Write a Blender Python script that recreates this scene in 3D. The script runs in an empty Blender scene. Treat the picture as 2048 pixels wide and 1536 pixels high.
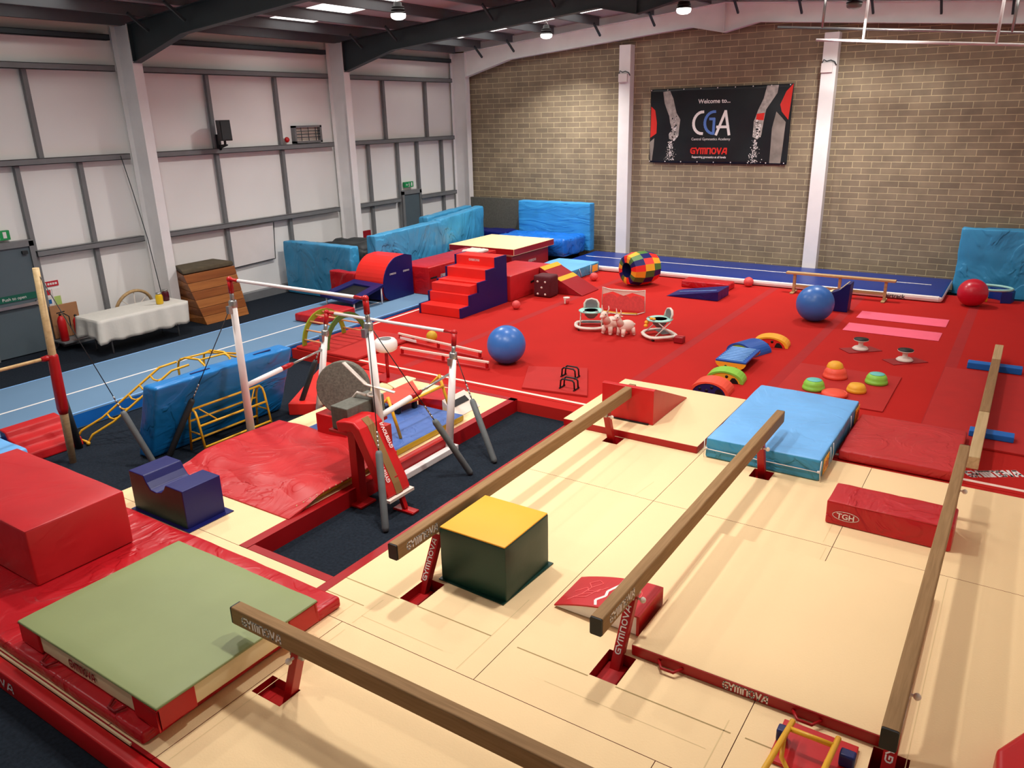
import bpy, bmesh, math, random
from mathutils import Vector, Matrix, noise
random.seed(7)
PI = math.pi
COL = bpy.context.scene.collection
CAMH = 4.37
LP_NEAR = 125.
EXPO = -0.68

# ------------------------------------------------------------------ materials
def s2l(c):
    return tuple((x/12.92 if x <= .04045 else ((x+.055)/1.055)**2.4) for x in [v/255 for v in c])

def mat(name, rgb, rough=.6, var=.05, vscale=3., bump=0., bscale=8., metal=0., spec=.4, detail=3., sheen=0., coat=0.):
    m = bpy.data.materials.new(name); m.use_nodes = True
    nt = m.node_tree; b = nt.nodes['Principled BSDF']
    c = s2l(rgb)
    b.inputs['Roughness'].default_value = rough
    b.inputs['Metallic'].default_value = metal
    b.inputs['Specular IOR Level'].default_value = spec
    if coat: b.inputs['Coat Weight'].default_value = coat; b.inputs['Coat Roughness'].default_value = .25
    tc = nt.nodes.new('ShaderNodeTexCoord')
    n = nt.nodes.new('ShaderNodeTexNoise'); n.inputs['Scale'].default_value = vscale; n.inputs['Detail'].default_value = detail
    nt.links.new(tc.outputs['Object'], n.inputs['Vector'])
    r = nt.nodes.new('ShaderNodeValToRGB')
    r.color_ramp.elements[0].position = .3; r.color_ramp.elements[1].position = .7
    r.color_ramp.elements[0].color = (*[max(0, x*(1-var)) for x in c], 1)
    r.color_ramp.elements[1].color = (*[min(1, x*(1+var)) for x in c], 1)
    nt.links.new(n.outputs['Fac'], r.inputs['Fac']); nt.links.new(r.outputs['Color'], b.inputs['Base Color'])
    if bump:
        n2 = nt.nodes.new('ShaderNodeTexNoise'); n2.inputs['Scale'].default_value = bscale; n2.inputs['Detail'].default_value = 4
        nt.links.new(tc.outputs['Object'], n2.inputs['Vector'])
        bp = nt.nodes.new('ShaderNodeBump'); bp.inputs['Strength'].default_value = 1; bp.inputs['Distance'].default_value = bump
        nt.links.new(n2.outputs['Fac'], bp.inputs['Height']); nt.links.new(bp.outputs['Normal'], b.inputs['Normal'])
    return m

def creased(name, rgb, rough=.38, depth=.02, scale=1.6, var=.08, stretch=(1, 1, 1), rot=(0, 0, 0)):
    """soft pvc cover: long folds from a distorted wave plus fine noise"""
    m = mat(name, rgb, rough, var, 2.)
    nt = m.node_tree; b = nt.nodes['Principled BSDF']
    tc = nt.nodes.new('ShaderNodeTexCoord'); mp = nt.nodes.new('ShaderNodeMapping')
    mp.inputs['Scale'].default_value = stretch; mp.inputs['Rotation'].default_value = rot
    nt.links.new(tc.outputs['Object'], mp.inputs['Vector'])
    n = nt.nodes.new('ShaderNodeTexNoise'); n.inputs['Scale'].default_value = scale; n.inputs['Detail'].default_value = 3; n.inputs['Distortion'].default_value = 1.6
    nt.links.new(mp.outputs['Vector'], n.inputs['Vector'])
    r = nt.nodes.new('ShaderNodeValToRGB')
    e = r.color_ramp.elements; e[0].position = .40; e[0].color = (0, 0, 0, 1); e[1].position = .62; e[1].color = (1, 1, 1, 1)
    x = e.new(.5); x.color = (.35, .35, .35, 1); x2 = e.new(.53); x2.color = (.75, .75, .75, 1)
    nt.links.new(n.outputs['Fac'], r.inputs['Fac'])
    bp = nt.nodes.new('ShaderNodeBump'); bp.inputs['Strength'].default_value = 1; bp.inputs['Distance'].default_value = depth
    nt.links.new(r.outputs['Color'], bp.inputs['Height']); nt.links.new(bp.outputs['Normal'], b.inputs['Normal'])
    return m

def emis(name, rgb, k):
    m = bpy.data.materials.new(name); m.use_nodes = True
    b = m.node_tree.nodes['Principled BSDF']
    b.inputs['Base Color'].default_value = (*s2l(rgb), 1)
    b.inputs['Emission Color'].default_value = (*s2l(rgb), 1); b.inputs['Emission Strength'].default_value = k
    return m

def brick_mat():
    m = bpy.data.materials.new('brown_brick'); m.use_nodes = True
    nt = m.node_tree; b = nt.nodes['Principled BSDF']; b.inputs['Roughness'].default_value = .9
    b.inputs['Specular IOR Level'].default_value = .2
    tc = nt.nodes.new('ShaderNodeTexCoord'); sp = nt.nodes.new('ShaderNodeSeparateXYZ'); cb = nt.nodes.new('ShaderNodeCombineXYZ')
    nt.links.new(tc.outputs['Object'], sp.inputs[0]); nt.links.new(sp.outputs['X'], cb.inputs['X']); nt.links.new(sp.outputs['Z'], cb.inputs['Y'])
    br = nt.nodes.new('ShaderNodeTexBrick'); nt.links.new(cb.outputs[0], br.inputs['Vector'])
    br.inputs['Scale'].default_value = 1; br.inputs['Brick Width'].default_value = .452; br.inputs['Row Height'].default_value = .153
    br.inputs['Mortar Size'].default_value = .010; br.inputs['Mortar Smooth'].default_value = .3; br.inputs['Bias'].default_value = 0
    br.inputs['Color1'].default_value = (*s2l((134, 123, 107)), 1); br.inputs['Color2'].default_value = (*s2l((150, 138, 118)), 1)
    br.inputs['Mortar'].default_value = (*s2l((196, 184, 152)), 1)
    n = nt.nodes.new('ShaderNodeTexNoise'); n.inputs['Scale'].default_value = 2.2; n.inputs['Detail'].default_value = 5
    nt.links.new(cb.outputs[0], n.inputs['Vector'])
    r = nt.nodes.new('ShaderNodeValToRGB'); r.color_ramp.elements[0].position = .3; r.color_ramp.elements[0].color = (.80, .77, .74, 1)
    r.color_ramp.elements[1].position = .7; r.color_ramp.elements[1].color = (1.1, 1.06, 1., 1)
    nt.links.new(n.outputs['Fac'], r.inputs['Fac'])
    mx = nt.nodes.new('ShaderNodeMixRGB'); mx.blend_type = 'MULTIPLY'; mx.inputs['Fac'].default_value = 1
    nt.links.new(br.outputs['Color'], mx.inputs['Color1']); nt.links.new(r.outputs['Color'], mx.inputs['Color2'])
    nt.links.new(mx.outputs['Color'], b.inputs['Base Color'])
    bp = nt.nodes.new('ShaderNodeBump'); bp.inputs['Distance'].default_value = .006; bp.invert = True
    nt.links.new(br.outputs['Fac'], bp.inputs['Height']); nt.links.new(bp.outputs['Normal'], b.inputs['Normal'])
    return m

def wood_mat(name, c1, c2, rough=.5, axis='Y', scale=14.):
    m = mat(name, c1, rough, .05)
    nt = m.node_tree; b = nt.nodes['Principled BSDF']
    tc = nt.nodes.new('ShaderNodeTexCoord'); mp = nt.nodes.new('ShaderNodeMapping')
    mp.inputs['Scale'].default_value = {'X': (.06, 1, 1), 'Y': (1, .06, 1), 'Z': (1, 1, .06)}[axis]
    n = nt.nodes.new('ShaderNodeTexNoise'); n.inputs['Scale'].default_value = scale; n.inputs['Detail'].default_value = 5; n.inputs['Distortion'].default_value = .6
    nt.links.new(tc.outputs['Object'], mp.inputs[0]); nt.links.new(mp.outputs[0], n.inputs['Vector'])
    r = nt.nodes.new('ShaderNodeValToRGB'); r.color_ramp.elements[0].position = .35; r.color_ramp.elements[1].position = .65
    r.color_ramp.elements[0].color = (*s2l(c1), 1); r.color_ramp.elements[1].color = (*s2l(c2), 1)
    nt.links.new(n.outputs['Fac'], r.inputs['Fac']); nt.links.new(r.outputs['Color'], b.inputs['Base Color'])
    return m

M = {}
M['brick'] = brick_mat()
M['cream'] = mat('cream_mat_carpet', (244, 214, 166), .85, .02, .8, .0015, 60, spec=.2)
M['cream2'] = mat('cream_vinyl', (236, 220, 176), .6, .03, 1.2)
M['seam'] = mat('mat_seam', (168, 144, 98), .9)
M['crease'] = mat('mat_crease', (226, 200, 150), .9)
M['redcarpet'] = mat('red_sprung_carpet', (180, 32, 27), .85, .05, .7, .001, 80, spec=.15)
M['reddark'] = mat('red_carpet_joint', (166, 28, 28), .9, .05)
M['red'] = creased('red_vinyl', (186, 20, 26), .34, .006, 2.2)
M['redflat'] = mat('red_vinyl_taut', (190, 20, 24), .36, .05, 2, .003, 5)
M['redmatte'] = creased('red_vinyl_faded', (188, 40, 42), .42, .012, 1.5)
M['redwr'] = creased('red_vinyl_wrinkled', (186, 24, 34), .34, .018, 1.8, stretch=(1, .45, 1), rot=(0, 0, .7))
M['redblk'] = creased('red_vinyl_block', (190, 34, 40), .4, .004, .8)
M['redside'] = mat('red_mat_side', (160, 14, 20), .4, .08, 3)
M['redbright'] = mat('bright_red_foam', (228, 42, 34), .42, .05, 2, .003, 6)
M['redpaint'] = mat('red_painted_steel', (168, 14, 18), .35, .05, 5)
M['orange'] = mat('orange_red_board', (222, 66, 44), .5, .04)
M['salmon'] = mat('salmon_plastic', (238, 84, 60), .45, .04)
M['green'] = mat('sage_green_vinyl', (138, 150, 100), .5, .06, 1.2, .004, 3)
M['dkgreen'] = mat('dark_green_vinyl', (14, 58, 48), .4, .08, 2, .003, 5)
M['yellow'] = mat('yellow_vinyl', (238, 172, 44), .45, .03, 2, .003, 5)
M['yelpaint'] = mat('yellow_painted_tube', (226, 170, 40), .35, .05)
M['navy'] = mat('navy_blue_foam', (14, 20, 92), .42, .08, 2, .003, 6)
M['navyblk'] = creased('navy_blue_vinyl', (14, 22, 100), .38, .006, 2.5)
M['sky'] = creased('sky_blue_vinyl', (112, 180, 240), .42, .006, 1.2)
M['skyside'] = creased('sky_blue_side', (56, 142, 184), .4, .02, 2)
M['blue'] = creased('blue_vinyl_creased', (60, 150, 198), .4, .03, .9, stretch=(1, 1, .7), rot=(.5, .5, 0))
M['bluesmooth'] = creased('blue_vinyl', (56, 152, 218), .4, .010, 1.6, stretch=(.4, 1, 1.6))
M['bluedeep'] = creased('deep_blue_vinyl', (24, 108, 206), .3, .04, 1.8)
M['royal'] = creased('royal_blue_creased', (20, 116, 186), .36, .02, 1.4, stretch=(1, .4, 1))
M['trackblue'] = mat('blue_track_carpet', (104, 136, 166), .85, .03, 1, .001, 60, spec=.15)
M['trackside'] = mat('blue_track_side', (16, 104, 190), .5, .06)
M['airblue'] = mat('air_track_blue', (14, 50, 132), .35, .04, 1)
M['white'] = mat('white_paint', (232, 226, 224), .5, .02)
M['whitevinyl'] = mat('white_vinyl', (236, 232, 228), .4, .03)
M['whiteline'] = mat('white_line', (244, 214, 200), .7, .03)
M['wallwhite'] = mat('white_wall_panel', (238, 238, 236), .75, .03, .6)
M['roofpanel'] = mat('white_roof_liner', (176, 166, 166), .7, .04, .6)
M['steelpaint'] = mat('white_painted_steel', (236, 234, 234), .5, .03)
M['darksteel'] = mat('dark_grey_steel', (50, 60, 64), .5, .08, 2)
M['purlin'] = mat('grey_purlin_steel', (84, 88, 92), .5, .06, 3)
M['girt'] = mat('grey_rail_steel', (118, 120, 122), .45, .06, 4)
M['carpet'] = mat('dark_navy_carpet', (30, 37, 46), .95, .25, 30., .003, 120, spec=.1)
M['door'] = mat('grey_door_paint', (84, 98, 106), .5, .04)
M['black'] = mat('black_rubber', (20, 20, 22), .5, .1)
M['dark'] = mat('dark_pad', (40, 44, 46), .6, .1)
M['foamgrey'] = mat('grey_speckled_foam', (104, 100, 90), .95, .28, 34, .004, 40, detail=6)
M['foamdark'] = mat('grey_foam_block', (96, 96, 88), .9, .15, 20, .003, 30)
M['padgrey'] = mat('grey_tube_pad', (96, 102, 104), .55, .12, 6)
M['chrome'] = mat('brushed_steel', (170, 170, 168), .3, .05, 6, metal=.9)
M['beam'] = wood_mat('suede_brown_beam', (138, 106, 68), (154, 120, 80), .8, 'Y', 40)
M['beamx'] = wood_mat('suede_brown_beam_x', (118, 88, 62), (136, 104, 74), .8, 'X', 40)
M['tanpaint'] = wood_mat('pale_wood', (178, 146, 100), (196, 164, 116), .5, 'X', 20)
M['paleY'] = wood_mat('pale_beam_wood', (186, 158, 112), (204, 178, 132), .5, 'Y', 20)
M['vaultwood'] = wood_mat('orange_brown_wood', (150, 90, 44), (176, 112, 58), .45, 'Y', 16)
M['vaultwood2'] = wood_mat('dark_orange_brown_wood', (128, 70, 32), (150, 88, 42), .45, 'Y', 16)
M['suede'] = mat('worn_brown_suede', (86, 76, 58), .9, .2, 6)
M['browntrip'] = mat('brown_grip_strip', (132, 98, 56), .8, .08)
M['ballblue'] = mat('blue_rubber_ball', (54, 112, 190), .32, .03, 3, spec=.5)
M['ballred'] = mat('crimson_rubber_ball', (196, 24, 48), .3, .03, 3, spec=.5)
M['ballpink'] = mat('pink_rubber', (226, 84, 84), .5, .1, 20)
M['ballyel'] = mat('yellow_ball', (206, 168, 40), .5, .1, 10)
M['pink'] = mat('pink_foam', (252, 104, 132), .7, .03, 4)
M['lime'] = mat('lime_green_plastic', (140, 204, 70), .4, .05)
M['olive'] = mat('olive_green_paint', (142, 156, 44), .4, .08)
M['teal'] = mat('teal_rubber', (110, 196, 190), .5, .05)
M['toyblue'] = mat('toy_blue_plastic', (24, 84, 170), .4, .05)
M['toyblue2'] = mat('toy_blue_ridge', (128, 180, 236), .4, .05)
M['toyyel'] = mat('toy_yellow_plastic', (252, 178, 48), .4, .05)
M['toynavy'] = mat('toy_navy_plastic', (24, 34, 92), .4, .05)
M['aqua'] = mat('pale_aqua_plastic', (168, 222, 210), .4, .04)
M['offwhite'] = mat('off_white_plastic', (228, 216, 204), .45, .04)
M['cloth'] = mat('white_tablecloth', (214, 212, 204), .9, .03, 3, .006, 9)
M['greyfab'] = mat('grey_fabric', (128, 124, 124), .9, .1, 10)
M['hopper'] = mat('pale_pink_rubber', (240, 214, 200), .5, .03)
M['rung'] = mat('peach_wood_rung', (236, 168, 116), .5, .05)
M['dgreen'] = mat('green_painted_ply', (76, 116, 52), .5, .08)
M['signgreen'] = mat('safety_green', (20, 120, 76), .4, .02)
M['darkgreen2'] = mat('dark_green_plate', (14, 92, 74), .4, .02)
M['redthin'] = mat('thin_red_mat', (178, 30, 26), .8, .05)
M['signred'] = mat('sign_red', (190, 26, 44), .4, .03)
M['signblue'] = mat('sign_blue', (30, 104, 170), .4, .03)
M['signlime'] = mat('sign_lime', (176, 206, 116), .5, .03)
M['print'] = mat('banner_black', (22, 27, 31), .4, .15, 2)
M['skin'] = mat('banner_grey_arm', (168, 162, 156), .5, .3, 9)
M['greygrad'] = mat('banner_grey', (140, 132, 124), .5, .25, 3)
M['printred'] = mat('banner_red', (214, 44, 36), .5, .05)
M['logoblue'] = mat('logo_blue', (84, 120, 190), .5, .03)
M['plywood'] = mat('tan_plywood', (170, 122, 84), .6, .1, 4)
M['juiceyel'] = mat('yellow_juice', (222, 182, 30), .2, .03)
M['juicered'] = mat('dark_red_juice', (74, 14, 26), .2, .03)
M['shadegrey'] = mat('dim_lamp_glass', (126, 128, 120), .3, .05)
M['lampon'] = emis('lit_lamp_glass', (255, 250, 240), 14)
M['skylight'] = emis('bright_skylight', (255, 252, 244), 4)
M['exitlit'] = mat('exit_sign_green', (24, 150, 84), .4, .03)
M['yelside'] = mat('yellow_mat_side', (206, 180, 56), .5, .05)
M['bluemat'] = creased('faded_blue_mat', (74, 106, 172), .6, .012, 2.5)
M['maroon'] = mat('dark_maroon_mesh', (84, 20, 30), .7, .15, 20)
M['darkred'] = mat('dark_red_vinyl', (150, 22, 32), .4, .08, 2, .003, 5)

# ------------------------------------------------------------------ mesh builder
class MB:
    def __init__(s): s.v = []; s.f = []; s.m = []; s.sm = []
    def add(s, vs, fs, mi=0, sm=False):
        o = len(s.v); s.v += [tuple(v) for v in vs]
        for f in fs: s.f.append(tuple(i+o for i in f)); s.m.append(mi); s.sm.append(sm)
        return s
    def box(s, x0, x1, y0, y1, z0, z1, mi=0, top=None):
        v = [(x0,y0,z0),(x1,y0,z0),(x1,y1,z0),(x0,y1,z0),(x0,y0,z1),(x1,y0,z1),(x1,y1,z1),(x0,y1,z1)]
        s.add(v, [(0,3,2,1),(0,1,5,4),(1,2,6,5),(2,3,7,6),(3,0,4,7)], mi)
        s.add([v[4],v[5],v[6],v[7]], [(0,1,2,3)], mi if top is None else top); return s
    def hexa(s, b, t, mi=0, top=None):
        """b,t: four bottom and four top corners, counter-clockwise from above"""
        v = list(b)+list(t)
        s.add(v, [(0,3,2,1),(0,1,5,4),(1,2,6,5),(2,3,7,6),(3,0,4,7)], mi)
        s.add([v[4],v[5],v[6],v[7]], [(0,1,2,3)], mi if top is None else top); return s
    def bar(s, p, q, w, h, mi=0, up=(0,0,1)):
        """rectangular bar from p to q"""
        p = Vector(p); q = Vector(q); d = (q-p).normalized(); u = Vector(up)
        a = d.cross(u)
        if a.length < 1e-4: a = d.cross(Vector((0,1,0)))
        a.normalize(); b = a.cross(d).normalized(); a *= w/2; b *= h/2
        v = [p-a-b, p+a-b, p+a+b, p-a+b, q-a-b, q+a-b, q+a+b, q-a+b]
        s.add(v, [(0,1,2,3),(7,6,5,4),(0,4,5,1),(1,5,6,2),(2,6,7,3),(3,7,4,0)], mi); return s
    def prism(s, poly, axis, a, b, mi=0, cap=None, smooth=False):
        """poly in the two other axes (in x,y,z order), extruded along axis from a to b"""
        n = len(poly)
        def P(u, v, t): return {'x': (t,u,v), 'y': (u,t,v), 'z': (u,v,t)}[axis]
        A = [P(u,v,a) for u,v in poly]; B = [P(u,v,b) for u,v in poly]
        s.add(A+B, [(i,(i+1)%n,(i+1)%n+n,i+n) for i in range(n)], mi, smooth)
        c = mi if cap is None else cap
        s.add(A, [tuple(range(n))[::-1]], c); s.add(B, [tuple(range(n))], c); return s
    def tube(s, pts, r, n=10, mi=0, closed=False):
        pts = [Vector(p) for p in pts]; k = len(pts); rings = []; ref = None
        for i, p in enumerate(pts):
            if closed: d = (pts[(i+1)%k]-pts[i-1])
            elif i == 0: d = pts[1]-p
            elif i == k-1: d = p-pts[i-1]
            else: d = (pts[i+1]-p).normalized()+(p-pts[i-1]).normalized()
            d.normalize()
            if ref is None:
                ref = d.orthogonal().normalized()
            else:
                ref = (ref-d*ref.dot(d))
                ref = ref.normalized() if ref.length > 1e-5 else d.orthogonal().normalized()
            w = d.cross(ref); rr = r[i] if isinstance(r, (list, tuple)) else r
            rings.append([p+(ref*math.cos(2*PI*j/n)+w*math.sin(2*PI*j/n))*rr for j in range(n)])
        v = [x for g in rings for x in g]; f = []
        for i in range(k if closed else k-1):
            for j in range(n):
                a = i*n+j; b = i*n+(j+1)%n; c = ((i+1)%k)*n+(j+1)%n; d2 = ((i+1)%k)*n+j
                f.append((a,b,c,d2))
        s.add(v, f, mi, True)
        if not closed:
            s.add(rings[0], [tuple(range(n))[::-1]], mi); s.add(rings[-1], [tuple(range(n))], mi)
        return s
    def lathe(s, prof, c=(0,0,0), n=24, mi=0, smooth=True, axis='z'):
        def P(r, t, h):
            x, y = r*math.cos(t), r*math.sin(t)
            q = {'z': (x,y,h), 'x': (h,x,y), 'y': (x,h,y)}[axis]
            return (q[0]+c[0], q[1]+c[1], q[2]+c[2])
        v = [P(r, 2*PI*j/n, h) for r, h in prof for j in range(n)]
        f = []
        for i in range(len(prof)-1):
            for j in range(n):
                q = (i*n+j, i*n+(j+1)%n, (i+1)*n+(j+1)%n, (i+1)*n+j)
                f.append(q)
        s.add(v, f, mi, smooth)
        s.add([P(prof[0][0], 2*PI*j/n, prof[0][1]) for j in range(n)], [tuple(range(n))[::-1]], mi)
        s.add([P(prof[-1][0], 2*PI*j/n, prof[-1][1]) for j in range(n)], [tuple(range(n))], mi)
        return s
    def ball(s, c, r, n=24, mi=0):
        r = (r,r,r) if isinstance(r, (int,float)) else r
        m = n//2; v = []; f = []
        for i in range(1, m):
            t = PI*i/m
            for j in range(n):
                p = 2*PI*j/n
                v.append((c[0]+r[0]*math.sin(t)*math.cos(p), c[1]+r[1]*math.sin(t)*math.sin(p), c[2]+r[2]*math.cos(t)))
        for i in range(m-2):
            for j in range(n): f.append((i*n+j, (i+1)*n+j, (i+1)*n+(j+1)%n, i*n+(j+1)%n))
        N = len(v); v += [(c[0],c[1],c[2]+r[2]), (c[0],c[1],c[2]-r[2])]
        for j in range(n):
            f.append((N, j, (j+1)%n)); f.append((N+1, (m-2)*n+(j+1)%n, (m-2)*n+j))
        s.add(v, f, mi, True); return s
    def xf(s, mtx, i0=0):
        for i in range(i0, len(s.v)): s.v[i] = tuple(mtx @ Vector(s.v[i]))
        return s
    def join(s, o, mtx=None, dm=0):
        vs = [tuple(mtx @ Vector(v)) for v in o.v] if mtx else o.v
        k = len(s.v); s.v += vs
        s.f += [tuple(i+k for i in f) for f in o.f]; s.m += [m+dm for m in o.m]; s.sm += o.sm
        return s

def build(name, mb, mats, parent=None, org=(0,0,0), rot=0., bevel=0., seg=2, weld=True):
    """mesh in coordinates relative to org; the object stands at org (or inside its parent's frame)"""
    me = bpy.data.meshes.new(name)
    ox, oy, oz = org
    me.from_pydata([(x-ox, y-oy, z-oz) for x, y, z in mb.v], [], mb.f)
    if not isinstance(mats, (list, tuple)): mats = [mats]
    for m in mats: me.materials.append(M[m] if isinstance(m, str) else m)
    me.polygons.foreach_set('material_index', mb.m); me.polygons.foreach_set('use_smooth', mb.sm)
    if weld or bevel:
        bm = bmesh.new(); bm.from_mesh(me)
        bmesh.ops.remove_doubles(bm, verts=bm.verts, dist=1e-5)
        if bevel:
            es = [e for e in bm.edges if len(e.link_faces) == 2 and e.calc_face_angle(0) > .5]
            bmesh.ops.bevel(bm, geom=es, offset=bevel, segments=seg, affect='EDGES', profile=.6, clamp_overlap=True)
            for f in bm.faces: f.smooth = f.smooth or f.calc_area() < bevel*bevel*8
        bm.to_mesh(me); bm.free()
    me.update()
    o = bpy.data.objects.new(name, me); COL.objects.link(o)
    if parent is not None: o.parent = parent
    else: o.location = org; o.rotation_euler = (0, 0, rot)
    return o

def tag(o, label=None, cat=None, group=None, kind=None):
    if label: o['label'] = label
    if cat: o['category'] = cat
    if group: o['group'] = group
    if kind: o['kind'] = kind
    return o

def thing(name, label, cat, loc, rot=0., group=None):
    o = bpy.data.objects.new(name, None); COL.objects.link(o)
    o.location = loc; o.rotation_euler = (0, 0, rot); o.empty_display_size = .2
    return tag(o, label, cat, group)

def single(name, mb, mats, label, cat, org, rot=0., group=None, bevel=0., seg=2):
    return tag(build(name, mb, mats, None, org, rot, bevel, seg), label, cat, group)

TR = [0]
def struct(name, mb, mats, org=(0,0,0), bevel=0.):
    if name == 'trim': TR[0] += 1; name = 'trim_%d' % TR[0]
    return tag(build(name, mb, mats, None, org, bevel=bevel), kind='structure')

def copytree(o, parent=None):
    c = o.copy(); COL.objects.link(c)
    if parent: c.parent = parent
    for ch in list(o.children): copytree(ch, c)
    return c

def soft(x0, x1, y0, y1, z0, z1, r=.03, step=.12, amp=.0, fr=2., seed=0., topmi=None, sidemi=0, ztop=None, rings=3):
    """rounded cushion-like box as a welded grid; amp = slow unevenness, ztop(x,y) = offset of the upper face"""
    mb = MB()
    def cuts(a, b):
        n = max(2, min(40, int(round((b-a-2*r)/step))))
        e = [a+r*(1-math.cos(PI/2*i/rings)) for i in range(rings)]
        return e+[a+r+(b-a-2*r)*i/n for i in range(n+1)]+[a+b-t for t in e[::-1]]
    X, Y, Z = cuts(x0, x1), cuts(y0, y1), cuts(z0, z1)
    idx = {}; vs = []
    def V(x, y, z):
        k = (round(x,5), round(y,5), round(z,5))
        if k not in idx:
            q = Vector((min(max(x, x0+r), x1-r), min(max(y, y0+r), y1-r), min(max(z, z0+r), z1-r)))
            p = Vector((x, y, z)); d = p-q
            if d.length > 1e-9:
                m = max(abs(d.x), abs(d.y), abs(d.z)); d = d.normalized()*m if m > 0 else d
                p = q+d
            if amp:
                nn = d.normalized() if d.length > 1e-9 else Vector((0,0,1))
                a = noise.noise(Vector((x*fr+seed, y*fr, z*fr)))+.5*noise.noise(Vector((x*fr*2.3, y*fr*2.3+seed, z*fr*2.3)))
                if z > z0+.01: p = p+nn*a*amp
            if ztop: p.z += ztop(x, y)*(z-z0)/(z1-z0)
            idx[k] = len(vs); vs.append(tuple(p))
        return idx[k]
    def grid(A, B, fn, mi, flip):
        for i in range(len(A)-1):
            for j in range(len(B)-1):
                q = [fn(A[i],B[j]), fn(A[i+1],B[j]), fn(A[i+1],B[j+1]), fn(A[i],B[j+1])]
                fs.append(tuple(q[::-1] if flip else q)); ms.append(mi)
    fs = []; ms = []
    t = sidemi if topmi is None else topmi
    grid(X, Y, lambda a, b: V(a, b, z1), t, False); grid(X, Y, lambda a, b: V(a, b, z0), sidemi, True)
    grid(X, Z, lambda a, b: V(a, y0, b), sidemi, False); grid(X, Z, lambda a, b: V(a, y1, b), sidemi, True)
    grid(Y, Z, lambda a, b: V(x1, a, b), sidemi, False); grid(Y, Z, lambda a, b: V(x0, a, b), sidemi, True)
    mb.v = vs; mb.f = fs; mb.m = ms; mb.sm = [True]*len(fs)
    return mb

# ------------------------------------------------------------------ lettering
GLY = {
 'G': (.9, [[(.9,.93),(.32,.93),(.1,.7),(.1,.28),(.32,.07),(.88,.07),(.88,.47),(.5,.47)]]),
 'Y': (.9, [[(.05,.98),(.45,.42),(.87,.98)], [(.45,.42),(.45,.02)]]),
 'M': (1.2, [[(.1,.02),(.1,.92),(1.08,.92),(1.08,.02)], [(.59,.92),(.59,.02)]]),
 'N': (.95, [[(.1,.02),(.1,.92),(.84,.92),(.84,.02)]]),
 'O': (1.0, [[(.3,.93),(.1,.7),(.1,.3),(.3,.07),(.7,.07),(.9,.3),(.9,.7),(.7,.93),(.3,.93)]]),
 'V': (.9, [[(.05,.98),(.45,.04),(.87,.98)]]),
 'A': (1.0, [[(.03,.02),(.5,.93),(.9,.93),(.9,.02)], [(.3,.32),(.9,.32)]]),
}
def strokes(mb, lines, w, mi=0, z=0.):
    for ln in lines:
        for (a, b) in zip(ln[:-1], ln[1:]):
            a2 = Vector((*a, 0)); b2 = Vector((*b, 0)); d = (b2-a2)
            if d.length < 1e-6: continue
            d.normalize(); n = Vector((-d.y, d.x, 0))*w/2; e = d*w*.35
            q = [a2-n-e, b2-n+e, b2+n+e, a2+n-e]
            mb.add([(p.x, p.y, z) for p in q], [(0,1,2,3)], mi)
    return mb
def wordmark(text='GYMNOVA', width=1., height=.2, w=.2):
    tot = sum(GLY[c][0] for c in text)+.16*(len(text)-1)
    sx = width/tot; mb = MB(); x = 0
    for c in text:
        for ln in GLY[c][1]:
            strokes(mb, [[((x+p[0])*sx, p[1]*height) for p in ln]], w*height)
        x += GLY[c][0]+.16
    return mb
def font(text, size, align='LEFT', ext=0., bold=False):
    cu = bpy.data.curves.new('tmp', 'FONT'); cu.body = text; cu.size = size; cu.align_x = align; cu.extrude = ext
    if bold: cu.offset = size*.02
    o = bpy.data.objects.new('tmp', cu); COL.objects.link(o)
    dg = bpy.context.evaluated_depsgraph_get(); me = o.evaluated_get(dg).to_mesh()
    mb = MB(); mb.add([tuple(v.co) for v in me.vertices], [tuple(p.vertices) for p in me.polygons])
    o.evaluated_get(dg).to_mesh_clear(); bpy.data.objects.remove(o); bpy.data.curves.remove(cu)
    return mb
def face(o, u, v, off=.002):
    """matrix laying the xy plane on a surface: origin o, text runs along u, up along v"""
    u = Vector(u).normalized(); v = Vector(v).normalized(); n = u.cross(v)
    m = Matrix((( u.x, v.x, n.x, o[0]+n.x*off), (u.y, v.y, n.y, o[1]+n.y*off), (u.z, v.z, n.z, o[2]+n.z*off), (0,0,0,1)))
    return m
def on(mb, o, u, v, off=.002): return mb.xf(face(o, u, v, off))
# ------------------------------------------------------------------ camera
def cam():
    yaw, pit, rol, F = -.58838, .33217, -.0239, 1557.
    cy, sy, cp, sp = math.cos(yaw), math.sin(yaw), math.cos(pit), math.sin(pit)
    f = Vector((sy*cp, cy*cp, -sp)); r = Vector((cy, -sy, 0)); u = r.cross(f)
    r2 = r*math.cos(rol)+u*math.sin(rol); u2 = -r*math.sin(rol)+u*math.cos(rol)
    c = bpy.data.cameras.new('camera'); o = bpy.data.objects.new('camera', c); COL.objects.link(o)
    o.matrix_world = Matrix(((r2.x,u2.x,-f.x,0),(r2.y,u2.y,-f.y,0),(r2.z,u2.z,-f.z,CAMH),(0,0,0,1)))
    c.sensor_width = 36; c.lens = F/2048*36; c.clip_end = 200; c.clip_start = .05
    bpy.context.scene.camera = o
cam()

def P(T, name, mb, mats, world=True, bevel=0., seg=2, label=None, kind=None):
    r = T
    while r.parent: r = r.parent
    o = build(name, mb, mats, T, tuple(r.location) if world else (0,0,0), 0., bevel, seg)
    if label: o['label'] = label
    if kind: o['kind'] = kind
    return o

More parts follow.
